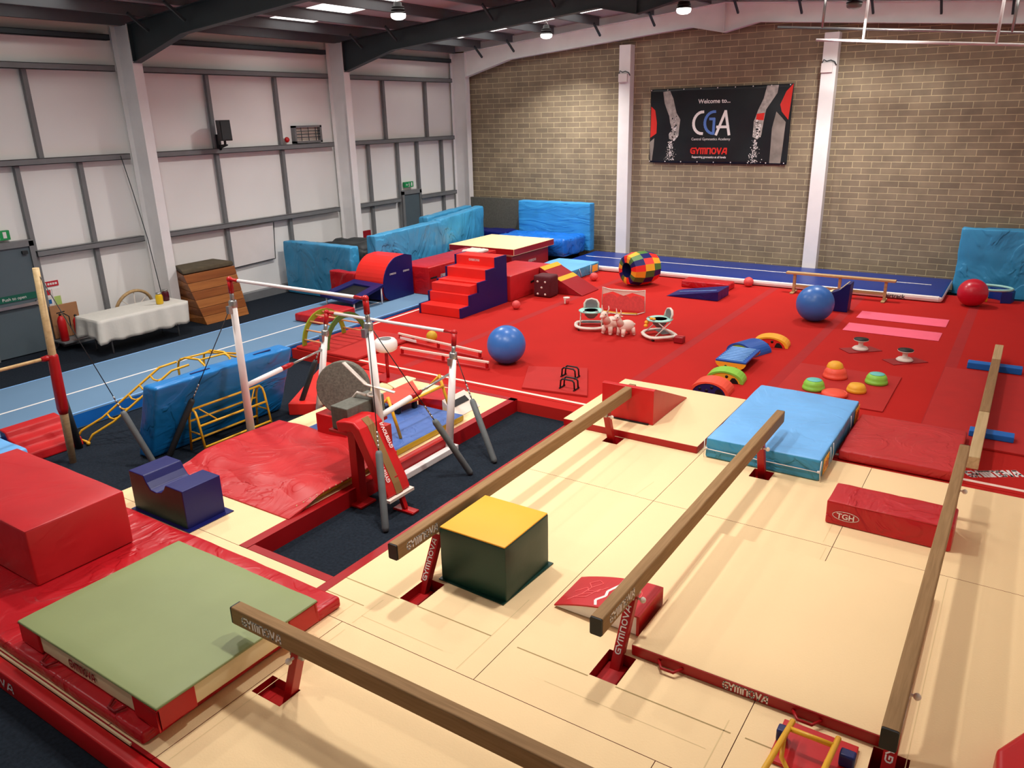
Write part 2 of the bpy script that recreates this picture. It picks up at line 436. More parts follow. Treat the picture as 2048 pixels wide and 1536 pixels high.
# ------------------------------------------------------------------ building shell
XR, YN, YF, XL = 1.7, -3.0, 22.0, -16.7
XA = -7.55
def roofz(x): return 7.24-.083*abs(x-XA)
struct('floor', MB().box(XL-.1, XR, YN, YF+.2, -.1, 0), 'carpet')
struct('wall_left', MB().box(XL-.15, XL, YN, YF+.2, 0, 6.6), 'wallwhite')
struct('wall_far', MB().box(XL, XR, YF, YF+.2, 0, 7.3), 'brick')
struct('wall_right', MB().box(XR, XR+.15, YN, YF+.2, 0, 6.6), 'wallwhite')
struct('wall_near', MB().box(XL, XR, YN-.15, YN, 0, 7.3), 'wallwhite')
# roof liner in strips, translucent skylight sheets between them
SK = [(7.4, 8.65), (13.3, 14.65), (19.3, 20.55)]
mb = MB(); n = 0
def slab(mb, xa, xb, y0, y1, d=0., t=.06):
    mb.hexa([(xa,y0,roofz(xa)+d),(xb,y0,roofz(xb)+d),(xb,y1,roofz(xb)+d),(xa,y1,roofz(xa)+d)],
            [(xa,y0,roofz(xa)+d+t),(xb,y0,roofz(xb)+d+t),(xb,y1,roofz(xb)+d+t),(xa,y1,roofz(xa)+d+t)])
for xa, xb in ((XL-.15, XA), (XA, XR+.15)):
    ys = YN-.15
    for a, b in SK+[(YF+.2, None)]:
        slab(mb, xa, xb, ys, a)
        if b is None: break
        s0, s1 = (-15.9, -8.6) if xa < XA-1 else (-6.5, XR-.3)
        slab(mb, xa, s0, a, b); slab(mb, s1, xb, a, b)
        ys = b
struct('ceiling', mb, 'roofpanel')
w = 0
PUR = [-16.3, -15.3, -14.1, -12.65, -11.16, -9.5, -7.9, -7.2, -5.6, -3.95, -2.5, -1.1, .3]
for a, b in SK:
    for xa, xb in ((-15.9, -8.6), (-6.5, XR-.3)):
        w += 1; mb = MB(); slab(mb, xa, xb, a, b, .01, .03)
        tag(build('window_%d' % w, mb, 'skylight'), kind='structure')
for x in PUR:
    mb = MB(); z = roofz(x)-.004; y1 = 21.6
    mb.box(x-.012, x+.012, YN, y1, z-.2, z); mb.box(x-.07, x+.012, YN, y1, z-.215, z-.2); mb.box(x-.012, x+.07, YN, y1, z-.014, z)
    struct('trim', mb, 'purlin')
    if x < -15.5 or x in (-7.9, -12.65): continue
    for yr in (10.3, 16.35, 21.75):     # fly braces from purlin to rafter foot
        struct('trim', MB().bar((x+.02, yr-.5, z-.18), (x+.02, yr-.1, z-.48), .05, .05), 'darksteel')
def rafter(y, m, th=.02, fl=.09):
    bot = [(-16.0,5.58),(-14.3,6.02),(-8.45,6.50),(XA,6.31),(-6.65,6.50),(-.8,6.02),(.9,5.58)]
    top = [(x, roofz(x)-.215) for x in (.9, XA, -16.0)]
    mb = MB(); mb.prism(bot+top, 'y', y-th/2, y+th/2)
    for a, b in zip(bot[:-1], bot[1:]):
        mb.hexa([(a[0],y-fl,a[1]-.015),(b[0],y-fl,b[1]-.015),(b[0],y+fl,b[1]-.015),(a[0],y+fl,a[1]-.015)],
                [(a[0],y-fl,a[1]),(b[0],y-fl,b[1]),(b[0],y+fl,b[1]),(a[0],y+fl,a[1])])
    for xa, xb in ((-16.0, XA), (XA, .9)):
        za, zb = roofz(xa)-.235, roofz(xb)-.235
        mb.hexa([(xa,y-fl,za),(xb,y-fl,zb),(xb,y+fl,zb),(xa,y+fl,za)], [(xa,y-fl,za+.018),(xb,y-fl,zb+.018),(xb,y+fl,zb+.018),(xa,y+fl,za+.018)])
    for x in (-16.0, XA):
        mb.box(x-.01, x+.01, y-fl, y+fl, 5.6 if x < -10 else 6.32, roofz(x)-.24)
    struct('trim', mb, m)
rafter(10.3, 'darksteel'); rafter(16.35, 'darksteel'); rafter(21.78, 'steelpaint', .03, .11)
# gable sheet above the white rafter
mb = MB(); mb.prism([(-16.6, 5.9), (XR, 5.9), (XR, roofz(XR)), (XA, roofz(XA)), (-16.6, roofz(-16.6))], 'y', 21.90, 21.93)
mb2 = MB(); mb2.prism([(-16.6, 6.35),(-14.3,6.35),(XA,6.95),(XR,6.3),(XR, roofz(XR)), (XA, roofz(XA)), (-16.6, roofz(-16.6))], 'y', 21.90, 21.94)
struct('trim', mb2, 'steelpaint')
# portal columns on the left wall
for y in (10.3, 16.35, 21.8):
    mb = MB(); h = .11
    mb.box(-16.02, -16.0, y-h, y+h, 0, 5.6); mb.box(-16.6, -16.58, y-h, y+h, 0, 6.3); mb.box(-16.58, -16.02, y-.01, y+.01, 0, 6.3)
    mb.box(-16.02, -16.0, y-h, y+h, 5.6, 6.3)
    struct('trim', mb, 'steelpaint')
for y0, y1 in ((4.4, 10.1), (10.5, 16.15), (16.55, 21.65)):
    for z, d in ((5.42, .11), (3.66, .11), (1.90, .11), (6.02, .10)):
        if y0 < 5 and z == 1.90: y0b = 7.78
        else: y0b = y0
        for (a, b) in (((y0b, y1),) if z != 1.9 or y0 < 16 else ((y0, 18.78), (19.78, y1))):
            mb = MB(); mb.box(-16.66, -16.50, a, b, z, z+.012); mb.box(-16.66, -16.50, a, b, z+d, z+d+.012); mb.box(-16.512, -16.50, a, b, z, z+d+.01)
            struct('trim', mb, 'girt' if z < 6 else 'darksteel')
def vpost(y, z0, z1, w=.045): struct('trim', MB().box(-16.66, -16.58, y-w, y+w, z0, z1), 'girt')
for y in (8.29,): vpost(y, 3.78, 5.42)
for y in (6.3,): vpost(y, 3.78, 5.42)
vpost(7.78, 0, 3.66); vpost(9.03, 0, 3.66); vpost(6.55, 0, 3.66)
for y in (12.37, 14.39): vpost(y, 0, 3.66); vpost(y, 3.78, 5.42)
for y in (18.42, 20.37): vpost(y, 3.78, 5.42)
for y in (17.6, 18.88, 19.82, 21.06): vpost(y, 0, 3.66)
struct('baseboard_left', MB().box(-16.7, -16.52, 7.9, 18.7, 0, .2), 'girt')
# far wall piers
for x in (-10.56, -5.0):
    mb = MB(); mb.box(x, x+.35, 21.72, 22.0, 0, 6.18 if x < -8 else 6.12)
    struct('trim', mb, 'steelpaint', bevel=.006)
# doors in the left wall
def door(n, y0, y1, zt):
    d = tag(build('door_%d' % n, MB().box(-16.64, -16.56, y0, y1, 0.02, zt), 'door', bevel=.006), kind='structure')
    f = MB(); f.box(-16.68, -16.52, y0-.09, y0, 0, zt+.1); f.box(-16.68, -16.52, y1, y1+.09, 0, zt+.1); f.box(-16.68, -16.52, y0-.09, y1+.09, zt, zt+.12)
    P(d, 'frame', f, 'girt', label='grey steel frame')
    b = MB(); b.box(-16.56, -16.53, y0+.04, y1-.04, 1.0, 1.04); b.box(-16.56, -16.50, y0+.04, y0+.1, .97, 1.07); b.box(-16.56, -16.50, y1-.1, y1-.04, .97, 1.07)
    b.box(-16.51, -16.49, y0+.06, y1-.06, .99, 1.05)
    P(d, 'push_bar', b, 'chrome', label='steel push bar')
    return d
d1 = door(1, 6.66, 7.66, 2.14); d2 = door(2, 18.97, 19.72, 2.1)
s_ = MB().box(-16.56, -16.545, 6.82, 7.60, 1.11, 1.24)
pl = P(d1, 'push_sign', s_, 'darkgreen2', label='dark green plate reading Push to open')
tx = on(font('Push to open', .085), (-16.545, 6.95, 1.145), (0,1,0), (0,0,1)); P(pl, 'lettering', tx, 'white')
P(d1, 'closer', MB().box(-16.56, -16.50, 7.50, 7.60, 2.0, 2.06), 'dark')

# exit signs
def exit_sign(y0, z0, w, label):
    t = thing('exit_sign', label, 'exit sign', (-16.6, y0, z0), group=None)
    P(t, 'plate', MB().box(-16.68, -16.6, y0, y0+w, z0, z0+w*.4), 'exitlit', bevel=.008)
    g = MB(); h = w*.4
    g.box(-16.6, -16.597, y0+w*.72, y0+w*.86, z0+h*.2, z0+h*.85)     # doorway symbol
    # running figure
    cx = y0+w*.5
    g.join(on(MB().lathe([(.001,0),(h*.1,.0005),(h*.1,.001)], n=12), (-16.6, cx, z0+h*.75), (0,1,0), (0,0,1)))
    fig = MB(); strokes(fig, [[(0,.62*h),(0,.36*h)], [(-.22*h,.5*h),(0,.58*h),(.2*h,.48*h)], [(-.24*h,.14*h),(-.05*h,.2*h),(0,.36*h),(.16*h,.26*h),(.12*h,.1*h)]], h*.09)
    g.join(on(fig, (-16.6, cx, z0), (0,1,0), (0,0,1)))
    ar = MB(); strokes(ar, [[(-.2*h,.5*h),(.2*h,.5*h)], [(.05*h,.65*h),(.22*h,.5*h),(.05*h,.35*h)]], h*.1)
    g.join(on(ar, (-16.6, y0+w*.22, z0), (0,1,0), (0,0,1)))
    P(t, 'symbol', g, 'white')
exit_sign(6.93, 2.30, .46, 'green emergency exit sign above the door with the push plate')
exit_sign(19.10, 2.30, .42, 'green emergency exit sign above the narrow far grey door')

# pendant lamps
def lamp(x, y, z, label, dim=False, power=220., spread=140, tilt=0):
    t = thing('pendant_lamp', label, 'lamp', (x, y, z), group=None)
    rz = roofz(x)
    P(t, 'hanger', MB().tube([(x, y, z+.34), (x, y, rz-.005)], .008, 6).tube([(x-.07, y, z+.26), (x, y, z+.36), (x+.07, y, z+.26)], .008, 6), 'chrome')
    h = MB().lathe([(.04,.27),(.08,.26),(.09,.19),(.13,.18),(.13,.15),(.09,.145),(.14,.14),(.15,.10),(.12,.09),(.16,.07),(.165,.04)], (x,y,z), 24)
    P(t, 'housing', h, 'black')
    d = MB().lathe([(.155,.045),(.16,.0),(.145,-.04),(.09,-.07),(.001,-.08)], (x,y,z), 24)
    P(t, 'diffuser', d, 'shadegrey' if dim else 'lampon')
    l = bpy.data.lights.new('lamp_light', 'AREA'); l.shape = 'DISK'; l.size = .36; l.energy = power; l.color = (1, .955, .9); l.spread = math.radians(spread)
    lo = bpy.data.objects.new('lamp_light', l); COL.objects.link(lo); lo.location = (x, y, z-.11); lo.rotation_euler = (math.radians(tilt), 0, 0)
LP = 215.
lamp(-11.95, 13.9, 6.42, 'lit pendant lamp hanging nearest the camera on the left', power=300, spread=150)
lamp(-12.0, 20.1, 6.42, 'lit pendant lamp hanging beyond the second dark rafter', power=280, spread=126)
lamp(-7.2, 18.0, 6.48, 'lit black pendant lamp hanging over the middle of the red floor', power=250, spread=145)
lamp(-3.9, 19.3, 6.42, 'dark grey lamp hanging in front of the right-hand pier', dim=True, power=230, tilt=14, spread=130)

# suspended rails, top right
def rail(pa, pb, label, m, r=.025, posts=()):
    t = thing('suspended_rail', label, 'rail', pa)
    pa = Vector(pa); pb = Vector(pb)
    P(t, 'tube', MB().tube([pa, pb], r, 10), m)
    for k in posts:
        q = pa+(pb-pa)*k
        P(t, 'hanger', MB().tube([q, (q.x+.02, q.y, roofz(q.x)-.005)], .03, 8), m)
rail((-4.78, 20, 5.84), (1.5, 20, 5.29), 'bright white ceiling rail, the lower of the two at top right', 'white', .03, (.16, .57))
rail((-5.76, 20.3, 6.20), (1.5, 20.3, 5.52), 'pale grey ceiling rail, the upper of the two at top right', 'chrome', .028, (.14, .66))
# ------------------------------------------------------------------ sprung floors and landing mats
CT = .2   # top of the mats
# big red sprung floor
mb = MB(); mb.box(-11.6, XR, 9.72, 20.4, .0, .19, mi=0)
mb.box(-6.24, XR, 9.48, 9.72, 0, .185); mb.box(-9.6, -6.24, 9.50, 9.72, 0, .185)
for a in ((-11.56, XR, 9.80, 9.86), (-11.62+.1, -11.46, 9.9, 20.3)):
    mb.box(a[0], a[1], a[2], a[3], .1895, .1915, mi=1)
for x in (-8.9, -5.05, -3.05, -.75):
    mb.box(x-.09, x+.09, 9.95, 20.3, .1895, .1908, mi=2)
single('sprung_floor', mb, ['redcarpet', 'whiteline', 'reddark'], 'large bright red carpeted floor covering the far half of the hall', 'floor area', (-5, 15, 0))
tx = on(wordmark(width=.62, height=.17), (-.12, 9.93, .1915), (1,.62,0), (-.62,1,0), .001)
o = tag(build('wordmark', tx, 'white', None, (-.12, 9.93, .1915)), kind=None)
o.parent = bpy.data.objects['sprung_floor']; o.matrix_parent_inverse = bpy.data.objects['sprung_floor'].matrix_basis.inverted(); o.location = (-.12, 9.93, .1915)

def mat_tile(name, x0, x1, y0, y1, label, hole=None, z0=0., z1=CT, rim=(0,0,0,0), cr=(), top='cream', side='redside', cat='mat', group=None):
    """flat landing mat; hole=(x0,x1,y0,y1) cut through; rim = red strip width on the left,right,near,far edge; cr = dark joint lines"""
    g = .003; x0 += g; x1 -= g; y0 += g; y1 -= g
    mb = MB()
    if hole:
        a, b, c, d = hole
        for r in ((x0,a,y0,y1),(b,x1,y0,y1),(a,b,y0,c),(a,b,d,y1)): mb.box(r[0],r[1],r[2],r[3],z0,z1,1,0)
    else: mb.box(x0,x1,y0,y1,z0,z1,1,0)
    l, r, n, f = rim
    if l: mb.box(x0,x0+l,y0,y1,z1-.001,z1+.004,1)
    if r: mb.box(x1-r,x1,y0,y1,z1-.001,z1+.004,1)
    if n: mb.box(x0,x1,y0,y0+n,z1-.001,z1+.004,1)
    if f: mb.box(x0,x1,y1-f,y1,z1-.001,z1+.004,1)
    for (p, q, w, mi) in cr:
        d = (Vector(q)-Vector(p)).normalized(); nn = Vector((-d.y, d.x))*w/2
        a, b = Vector(p), Vector(q)
        mb.add([(a.x-nn.x,a.y-nn.y,z1+.001),(b.x-nn.x,b.y-nn.y,z1+.001),(b.x+nn.x,b.y+nn.y,z1+.001),(a.x+nn.x,a.y+nn.y,z1+.001)], [(0,1,2,3)], mi)
    return single(name, mb, [top, side, 'seam', 'crease'], label, cat, ((x0+x1)/2, (y0+y1)/2, z0), group=group)
S, C = 2, 3
mat_tile('landing_mat', -8.65, -6.24, 4.34, 9.5, 'long cream landing mat with red sides under the uneven bars', rim=(0,.12,0,.10))
mat_tile('landing_mat', -9.6, -5.08, 2.13, 4.34, 'cream landing mat almost hidden under the large red mats at lower left', rim=(0,0,.03,0))
mat_tile('landing_mat', -5.08, -4.5, 2.13, 3.97, 'narrow cream landing mat beside the corner of the sage green mat', rim=(0,0,.03,0))
mat_tile('landing_mat', -6.24, -5.08, 4.34, 4.44, 'narrow red strip mat closing the near end of the dark pit', top='redside')
mat_tile('landing_mat', -4.5, -1.55, 2.13, 3.97, 'cream landing mat under the nearest crossways beam', hole=(-4.47,-4.15,2.96,3.17), rim=(0,0,.03,0),
         cr=(((-4.40,2.2),(-4.40,3.9),.006,C), ((-4.2,3.55),(-3.6,3.55),.006,C)))
mat_tile('landing_mat', -1.55, XR, 2.13, 3.97, 'cream landing mat at the bottom right corner', rim=(0,0,.03,0))
mat_tile('landing_mat', -5.08, -3.08, 3.97, 7.45, 'cream landing mat holding the green cube', hole=(-4.3,-4.08,4.5,4.89), rim=(.11,0,0,0),
         cr=(((-4.97,4.49),(-4.3,4.49),.012,S), ((-4.08,4.49),(-3.27,4.49),.012,S), ((-4.97,4.24),(-4.5,4.24),.01,S), ((-3.27,4.0),(-3.27,5.1),.008,C), ((-4.41,4.0),(-4.41,4.4),.008,C), ((-4.41,4.12),(-3.5,4.12),.006,C), ((-4.6,4.0),(-4.6,4.22),.006,C)))
mat_tile('landing_mat', -5.08, -3.08, 7.45, 9.5, 'cream landing mat behind the green cube, beside the pit', hole=(-4.36,-4.14,8.68,8.92), rim=(.11,0,0,.0), cr=(((-3.32,7.47),(-3.27,7.9),.008,C),))
mat_tile('landing_mat', -3.08, -1.15, 3.97, 7.45, 'cream landing mat carrying the red and white springboard', hole=(-2.34,-2.1,4.5,4.86),
         cr=(((-3.0,4.48),(-2.34,4.48),.012,S), ((-2.1,4.48),(-1.2,4.48),.012,S), ((-1.25,4.0),(-1.25,4.6),.008,C), ((-2.6,4.25),(-1.3,4.25),.005,C), ((-1.2,6.9),(-1.2,7.4),.006,C)))
mat_tile('landing_mat', -3.08, -1.15, 7.45, 9.6, 'cream landing mat under the light blue crash mat', hole=(-2.36,-2.12,8.62,8.87), cr=(((-1.25,7.5),(-1.25,8.1),.006,C),))
mat_tile('landing_mat', -1.15, XR, 3.97, 7.45, 'wide cream landing mat under the right-hand beam', hole=(-.33,-.1,4.62,4.88),
         cr=(((-1.1,4.49),(-.4,4.49),.012,S), ((-.12,4.3),(-.12,7.4),.006,C)))
mat_tile('landing_mat', -1.15, XR, 7.45, 9.6, 'cream landing mat under the long low red block', cr=(((-1.1,8.0),(-.2,8.6),.004,C),))
# raised thin mats with a red edge
def handle_loop(x, y, z, ux, out, w=.2, m='redside'):
    return MB().tube([(x-w/2*ux[0], y-w/2*ux[1], z), (x-w/4*ux[0]+out[0], y-w/4*ux[1]+out[1], z-.01), (x+w/4*ux[0]+out[0], y+w/4*ux[1]+out[1], z-.01), (x+w/2*ux[0], y+w/2*ux[1], z)], .012, 6)
def edge_mat(x0, x1, y0, y1, label, text=None, handles=()):
    t = thing('competition_mat', label, 'mat', ((x0+x1)/2, (y0+y1)/2, CT))
    m = soft(x0, x1, y0, y1, CT+.002, CT+.1, .012, .4, .002, 1.5, 3, 0, 1, rings=2)
    P(t, 'cushion', m, ['cream', 'redside'])
    P(t, 'near_edge', MB().box(x0+.01, x1-.01, y0-.004, y0+.004, CT+.006, CT+.094), 'redside', label='red side face')
    if text: P(t, 'wordmark', on(wordmark(width=.34, height=.062), (text, y0-.004, CT+.018), (1,0,0), (0,0,1), .002), 'white')
    for hx in handles: P(t, 'handle', handle_loop(hx, y0-.006, CT+.05, (1,0), (0,-.07)), 'redside')
    return t
edge_mat(-2.16, -.22, 4.89, 6.98, 'large raised cream mat with a red edge between two beams', -1.4, (-1.82, -.78))
edge_mat(-5.10, -3.12, 8.93, 10.95, 'raised cream mat with a red edge carrying the red wedge')
# pit wall lettering
for yy in (5.62, 8.25):
    tx = on(wordmark(width=.75, height=.12), (-6.246, yy, .04), (0,1,0), (0,0,1), .002)
    o = build('wordmark', tx, 'white', None, (-6.246, yy, .04))
    p = bpy.data.objects['landing_mat']; o.parent = p; o.matrix_parent_inverse = p.matrix_basis.inverted(); o.location = (-6.246, yy, .04)
# near red border rail with lettering
t = thing('edge_bolster', 'long red border strip along the near edge of the mats at lower left', 'mat', (-6, 2.1, 0))
P(t, 'cushion', soft(-9.8, XR, 2.02, 2.125, 0, .205, .015, .6, 0, rings=2), 'redflat')
P(t, 'wordmark', on(wordmark(width=.82, height=.085), (-7.05, 2.02, .06), (1,0,0), (0,0,1), .003), 'white')
t = thing('edge_piping', 'thin pale strip between the red border and the red mats', 'trim strip', (-6, 2.14, .2))
P(t, 'strip', MB().box(-9.6, -4.75, 2.128, 2.142, .2, .222), 'cream2')

# ------------------------------------------------------------------ balance beams
def beam(lx, label, along='y', near=True, logo_side=1):
    """local frame: beam runs along +y from 0 to 5; leg feet spread outwards"""
    T = thing('balance_beam', label, 'balance beam', lx, 0 if along == 'y' else -PI/2)
    L, z1, h, w = 5.0, .8, .155, .052
    prof = []
    for sx, sz, a0 in ((1,1,0),(-1,1,90),(-1,-1,180),(1,-1,270)):
        for k in range(5):
            a = math.radians(a0+k*22.5); r = .014
            prof.append((sx*(w-r)+r*math.cos(a), z1-h/2+sz*(h/2-r)+r*math.sin(a)))
    P(T, 'beam_body', MB().prism(prof, 'y', .012, L-.012, smooth=False), 'beam', world=False)
    cap = [(x*.97, z1-h/2+(z-z1+h/2)*.97) for x, z in prof]
    for ya, yb in ((-.004, .014), (L-.014, L+.004)): P(T, 'end_cap', MB().prism(cap, 'y', ya, yb), 'black', world=False, label='black rubber end cap')
    # wordmarks on the near ends
    P(T, 'wordmark', on(wordmark(width=.44, height=.075), (w+.0005, .13, z1-.115), (0,1,0), (0,0,1), .001), 'white', world=False, label='white maker lettering')
    for e, ys, yt in ((0, .46, .72), (1, L-.60, L-.80)):
        if e == 0: ys, yt = (.50, .70) if along == 'x' else (.36, .68)
        g = MB().bar((0, yt, .66), (0, ys, .08), .085, .07)
        lg = P(T, 'leg', g, 'redpaint', world=False, bevel=.006)
        P(lg, 'foot', MB().box(-.09, .09, ys-(.24 if e == 0 else .05), ys+.06, .004, .10), 'redpaint', world=False, bevel=.01)
        P(lg, 'bracket', MB().box(-.035, .035, yt-.07, yt+.07, .6, .648), 'chrome', world=False, bevel=.004)
        P(lg, 'knob', MB().tube([(.04, yt-.02, .60), (.075, yt-.02, .60)], .01, 8).ball((.09, yt-.02, .60), .026, 12), 'offwhite', world=False, label='pale round locking knob')
        if e == 0:
            d = Vector((0, yt-ys, .58)).normalized(); nrm = Vector((0,-d.z,d.y))
            o0 = Vector((0, ys, .08))+d*.13+Vector((.022,0,0))+nrm*.036
            # lettering runs up the near face of the leg
            P(lg, 'wordmark', on(wordmark(width=.40, height=.048), tuple(o0), tuple(d), (-1,0,0), .001), 'white', world=False)
    return T
beam((-2.25, 4.43, 0), 'brown balance beam in the middle, its far end over the light blue mat')
beam((-4.28, 4.44, 0), 'brown balance beam beside the dark pit, ending behind the green cube')
beam((-.22, 4.37, 0), 'rightmost long brown balance beam, cream mat on both sides')
beam((-4.74, 3.12, 0), 'brown balance beam lying crossways nearest the camera', 'x')

# ------------------------------------------------------------------ blocks standing on the mats
t = thing('foam_cube', 'green foam cube with a yellow top beside the pit-side beam', 'foam cube', (-3.79, 5.32, CT))
P(t, 'cover', soft(-4.16, -3.42, 4.95, 5.70, CT+.004, .755, .012, .15, .004, 3, 1), 'dkgreen', label='dark green cover')
P(t, 'top_panel', soft(-4.155, -3.425, 4.955, 5.695, .752, .768, .007, .3, 0), 'yellow', label='yellow top')
P(t, 'base_skirt', MB().prism([(-4.18,4.93),(-3.42,4.90),(-3.385,5.73),(-4.17,5.72)], 'z', CT+.002, CT+.012), 'dkgreen')

# springboard, red and white with a gymnast outline
t = thing('springboard', 'red and white springboard lying under the middle beam', 'springboard', (-2.6, 5.4, CT))
def sb_z(x): u = (x+3.02)/.8; return .215+.17*math.sin(min(1, u)*PI*.5)**.9
xs = [-3.02+.08*i for i in range(11)]
poly = [(x, CT+.012) for x in (xs[0], xs[-1])]; poly = [(xs[-1], CT+.012)]+[(x, sb_z(x)) for x in xs[::-1]]+[(xs[0], CT+.012)]
P(t, 'base', MB().prism(poly[::-1], 'y', 5.13, 5.62), 'whitevinyl', label='white side panel')
top = MB()
for a, b in zip(xs[:-1], xs[1:]):
    top.hexa([(a,5.12,sb_z(a)+.001),(b,5.12,sb_z(b)+.001),(b,5.63,sb_z(b)+.001),(a,5.63,sb_z(a)+.001)], [(a,5.12,sb_z(a)+.016),(b,5.12,sb_z(b)+.016),(b,5.63,sb_z(b)+.016),(a,5.63,sb_z(a)+.016)])
P(t, 'deck', top, 'redblk', label='red carpeted deck')
P(t, 'rear_panel', MB().box(-2.225, -2.20, 5.12, 5.63, CT+.01, .40), 'redflat')
def lay(pts, w, m, name):
    mb = MB()
    for a, b in zip(pts[:-1], pts[1:]):
        n = 6
        for i in range(n):
            p = (a[0]+(b[0]-a[0])*i/n, a[1]+(b[1]-a[1])*i/n); q = (a[0]+(b[0]-a[0])*(i+1)/n, a[1]+(b[1]-a[1])*(i+1)/n)
            mb.bar((p[0],p[1],sb_z(p[0])+.0175), (q[0],q[1],sb_z(q[0])+.0175), w, .003)
    P(t, name, mb, m)
lay([(-2.62,5.14),(-2.66,5.22),(-2.6,5.30),(-2.62,5.38),(-2.56,5.50),(-2.56,5.61)], .024, 'white', 'stripe')
fig = [[(-2.93,5.2),(-2.84,5.3),(-2.80,5.42),(-2.72,5.5)],[(-2.84,5.3),(-2.74,5.33),(-2.64,5.44)],[(-2.80,5.42),(-2.86,5.5),(-2.78,5.55),(-2.72,5.5)],[(-2.93,5.35),(-2.84,5.42),(-2.8,5.36),(-2.68,5.35)],[(-2.9,5.25),(-2.78,5.25),(-2.7,5.4)]]
for ln in fig: lay(ln, .008, 'ballpink', 'gymnast_outline')
ring = [(-2.38+.07*math.cos(a*PI/8), 5.4+.09*math.sin(a*PI/8)) for a in range(17)]
lay(ring, .008, 'ballpink', 'round_emblem')

# long low red block
t = thing('training_block', 'long low wrinkled red block lying across the mat at right', 'training block', (-.75, 8.15, CT))
P(t, 'cover', soft(-1.33, -.15, 7.92, 8.42, CT+.003, .465, .02, .1, .006, 5, 4), ['redwr'])
P(t, 'emblem_ring', MB().xf(Matrix()).join(on(MB().join(strokes(MB(), [[(.13*math.cos(a*PI/10), .05*math.sin(a*PI/10)) for a in range(21)]], .007)), (-1.13, 7.915, .325), (1,0,0), (0,0,1), .003)), 'white')
P(t, 'lettering', on(font('TGH', .085, 'CENTER', bold=True), (-1.13, 7.912, .295), (1,0,0), (0,0,1), .004), 'white')
P(t, 'piping', MB().tube([(-1.32,7.925,.46),(-.16,7.925,.46)], .006, 6), 'redmatte')

# red wedge at the end of the pit-side beam (triangular, seen from its tall side)
t = thing('foam_wedge', 'dark red wedge standing at the far end of the pit-side beam', 'wedge', (-4.3, 9.6, .3))
x0, x1 = -4.68, -3.9
P(t, 'cover', MB().prism([(9.30,.305),(9.30,.80),(9.36,.81),(10.56,.315),(10.56,.305)], 'x', x0, x1), 'redflat', bevel=.012)
P(t, 'flap', MB().box(x0+.03, x1-.06, 9.27, 9.30, .305, .32), 'black')

# light blue crash mat
t = thing('crash_mat', 'light blue crash mat with white rope under the middle beam', 'crash mat', (-2.3, 9.9, CT))
P(t, 'cover', soft(-3.0, -1.61, 8.88, 11.22, CT+.003, .475, .03, .14, .012, 2.2, 2, 0, 1), ['sky', 'skyside'])
rp = MB()
rp.tube([(-3.0,8.865,.33),(-2.6,8.862,.325),(-2.2,8.862,.33),(-1.62,8.865,.325)], .006, 6)
rp.tube([(-1.60,8.87,.47),(-1.605,8.865,.33),(-1.595,8.87,.21)], .006, 6); rp.tube([(-3.012,8.87,.46),(-3.01,8.865,.21)], .005, 6)
for y in (9.35, 9.5, 10.55): rp.tube([(-1.6,y,.47),(-1.592,y+.02,.33),(-1.6,y-.01,.21)], .005, 6)
rp.ball((-2.98,8.86,.34), .016, 8).ball((-1.62,8.855,.335), .018, 8)
P(t, 'rope', rp, 'white', label='white cord round the edge')
for y in (9.03, 10.9):
    lb = P(t, 'care_label', MB().box(-1.606, -1.600, y, y+.28, .23, .43), 'yellow', label='yellow printed label')
    g = MB(); 
    for k in range(5): g.box(-1.600, -1.598, y+.03+.05*k, y+.055+.05*k, .25+.02*(k % 3), .36+.02*(k % 2))
    P(lb, 'print', g, 'darkred')
t = thing('red_floor_mat', 'plain faded red mat right of the light blue crash mat', 'mat', (-.95, 10.4, .19))
P(t, 'cover', soft(-1.56, -.26, 9.66, 11.12, .193, .33, .03, .12, .010, 2.4, 7), 'redmatte')
# red corner entering at lower right
t = thing('vault_block', 'rounded dark red block cut by the right edge of the photo', 'training block', (.75, 5.1, CT))
P(t, 'cover', MB().prism([(.51,5.34),(.36,5.05),(.38,4.5),(1.4,4.5),(1.4,5.6)][::-1], 'z', CT+.003, .40), 'redflat', bevel=.04, seg=3)

# toddler ride frame with yellow tubes on a red board
t = thing('baby_rocker', 'small yellow tube frame on a red board at the bottom right', 'toy frame', (-.66, 4.6, CT))
P(t, 'board', MB().box(-.91, -.41, 4.36, 4.79, CT+.003, CT+.03), 'redflat', bevel=.006)
f = MB()
for x in (-.83, -.53):
    f.tube([(x,4.66,.345),(x-.005,4.3,.43),(x-.01,3.95,.51),(x-.01,3.7,.40),(x-.01,3.6,.23)], .020, 10)
f.tube([(-.83,4.55,.37),(-.53,4.55,.37)], .018, 10)
f.tube([(-.83,4.42,.40),(-.81,4.3,.34),(-.74,4.22,.32),(-.62,4.20,.32),(-.55,4.26,.36),(-.54,4.34,.42)], .016, 10)
P(t, 'frame', f, 'yelpaint', label='yellow tube frame')
for x in (-.84, -.50): P(t, 'foot_pad', MB().box(x-.07 if x < -.7 else x, x if x < -.7 else x+.10, 4.54, 4.62, .232, .33), 'toynavy', bevel=.015)
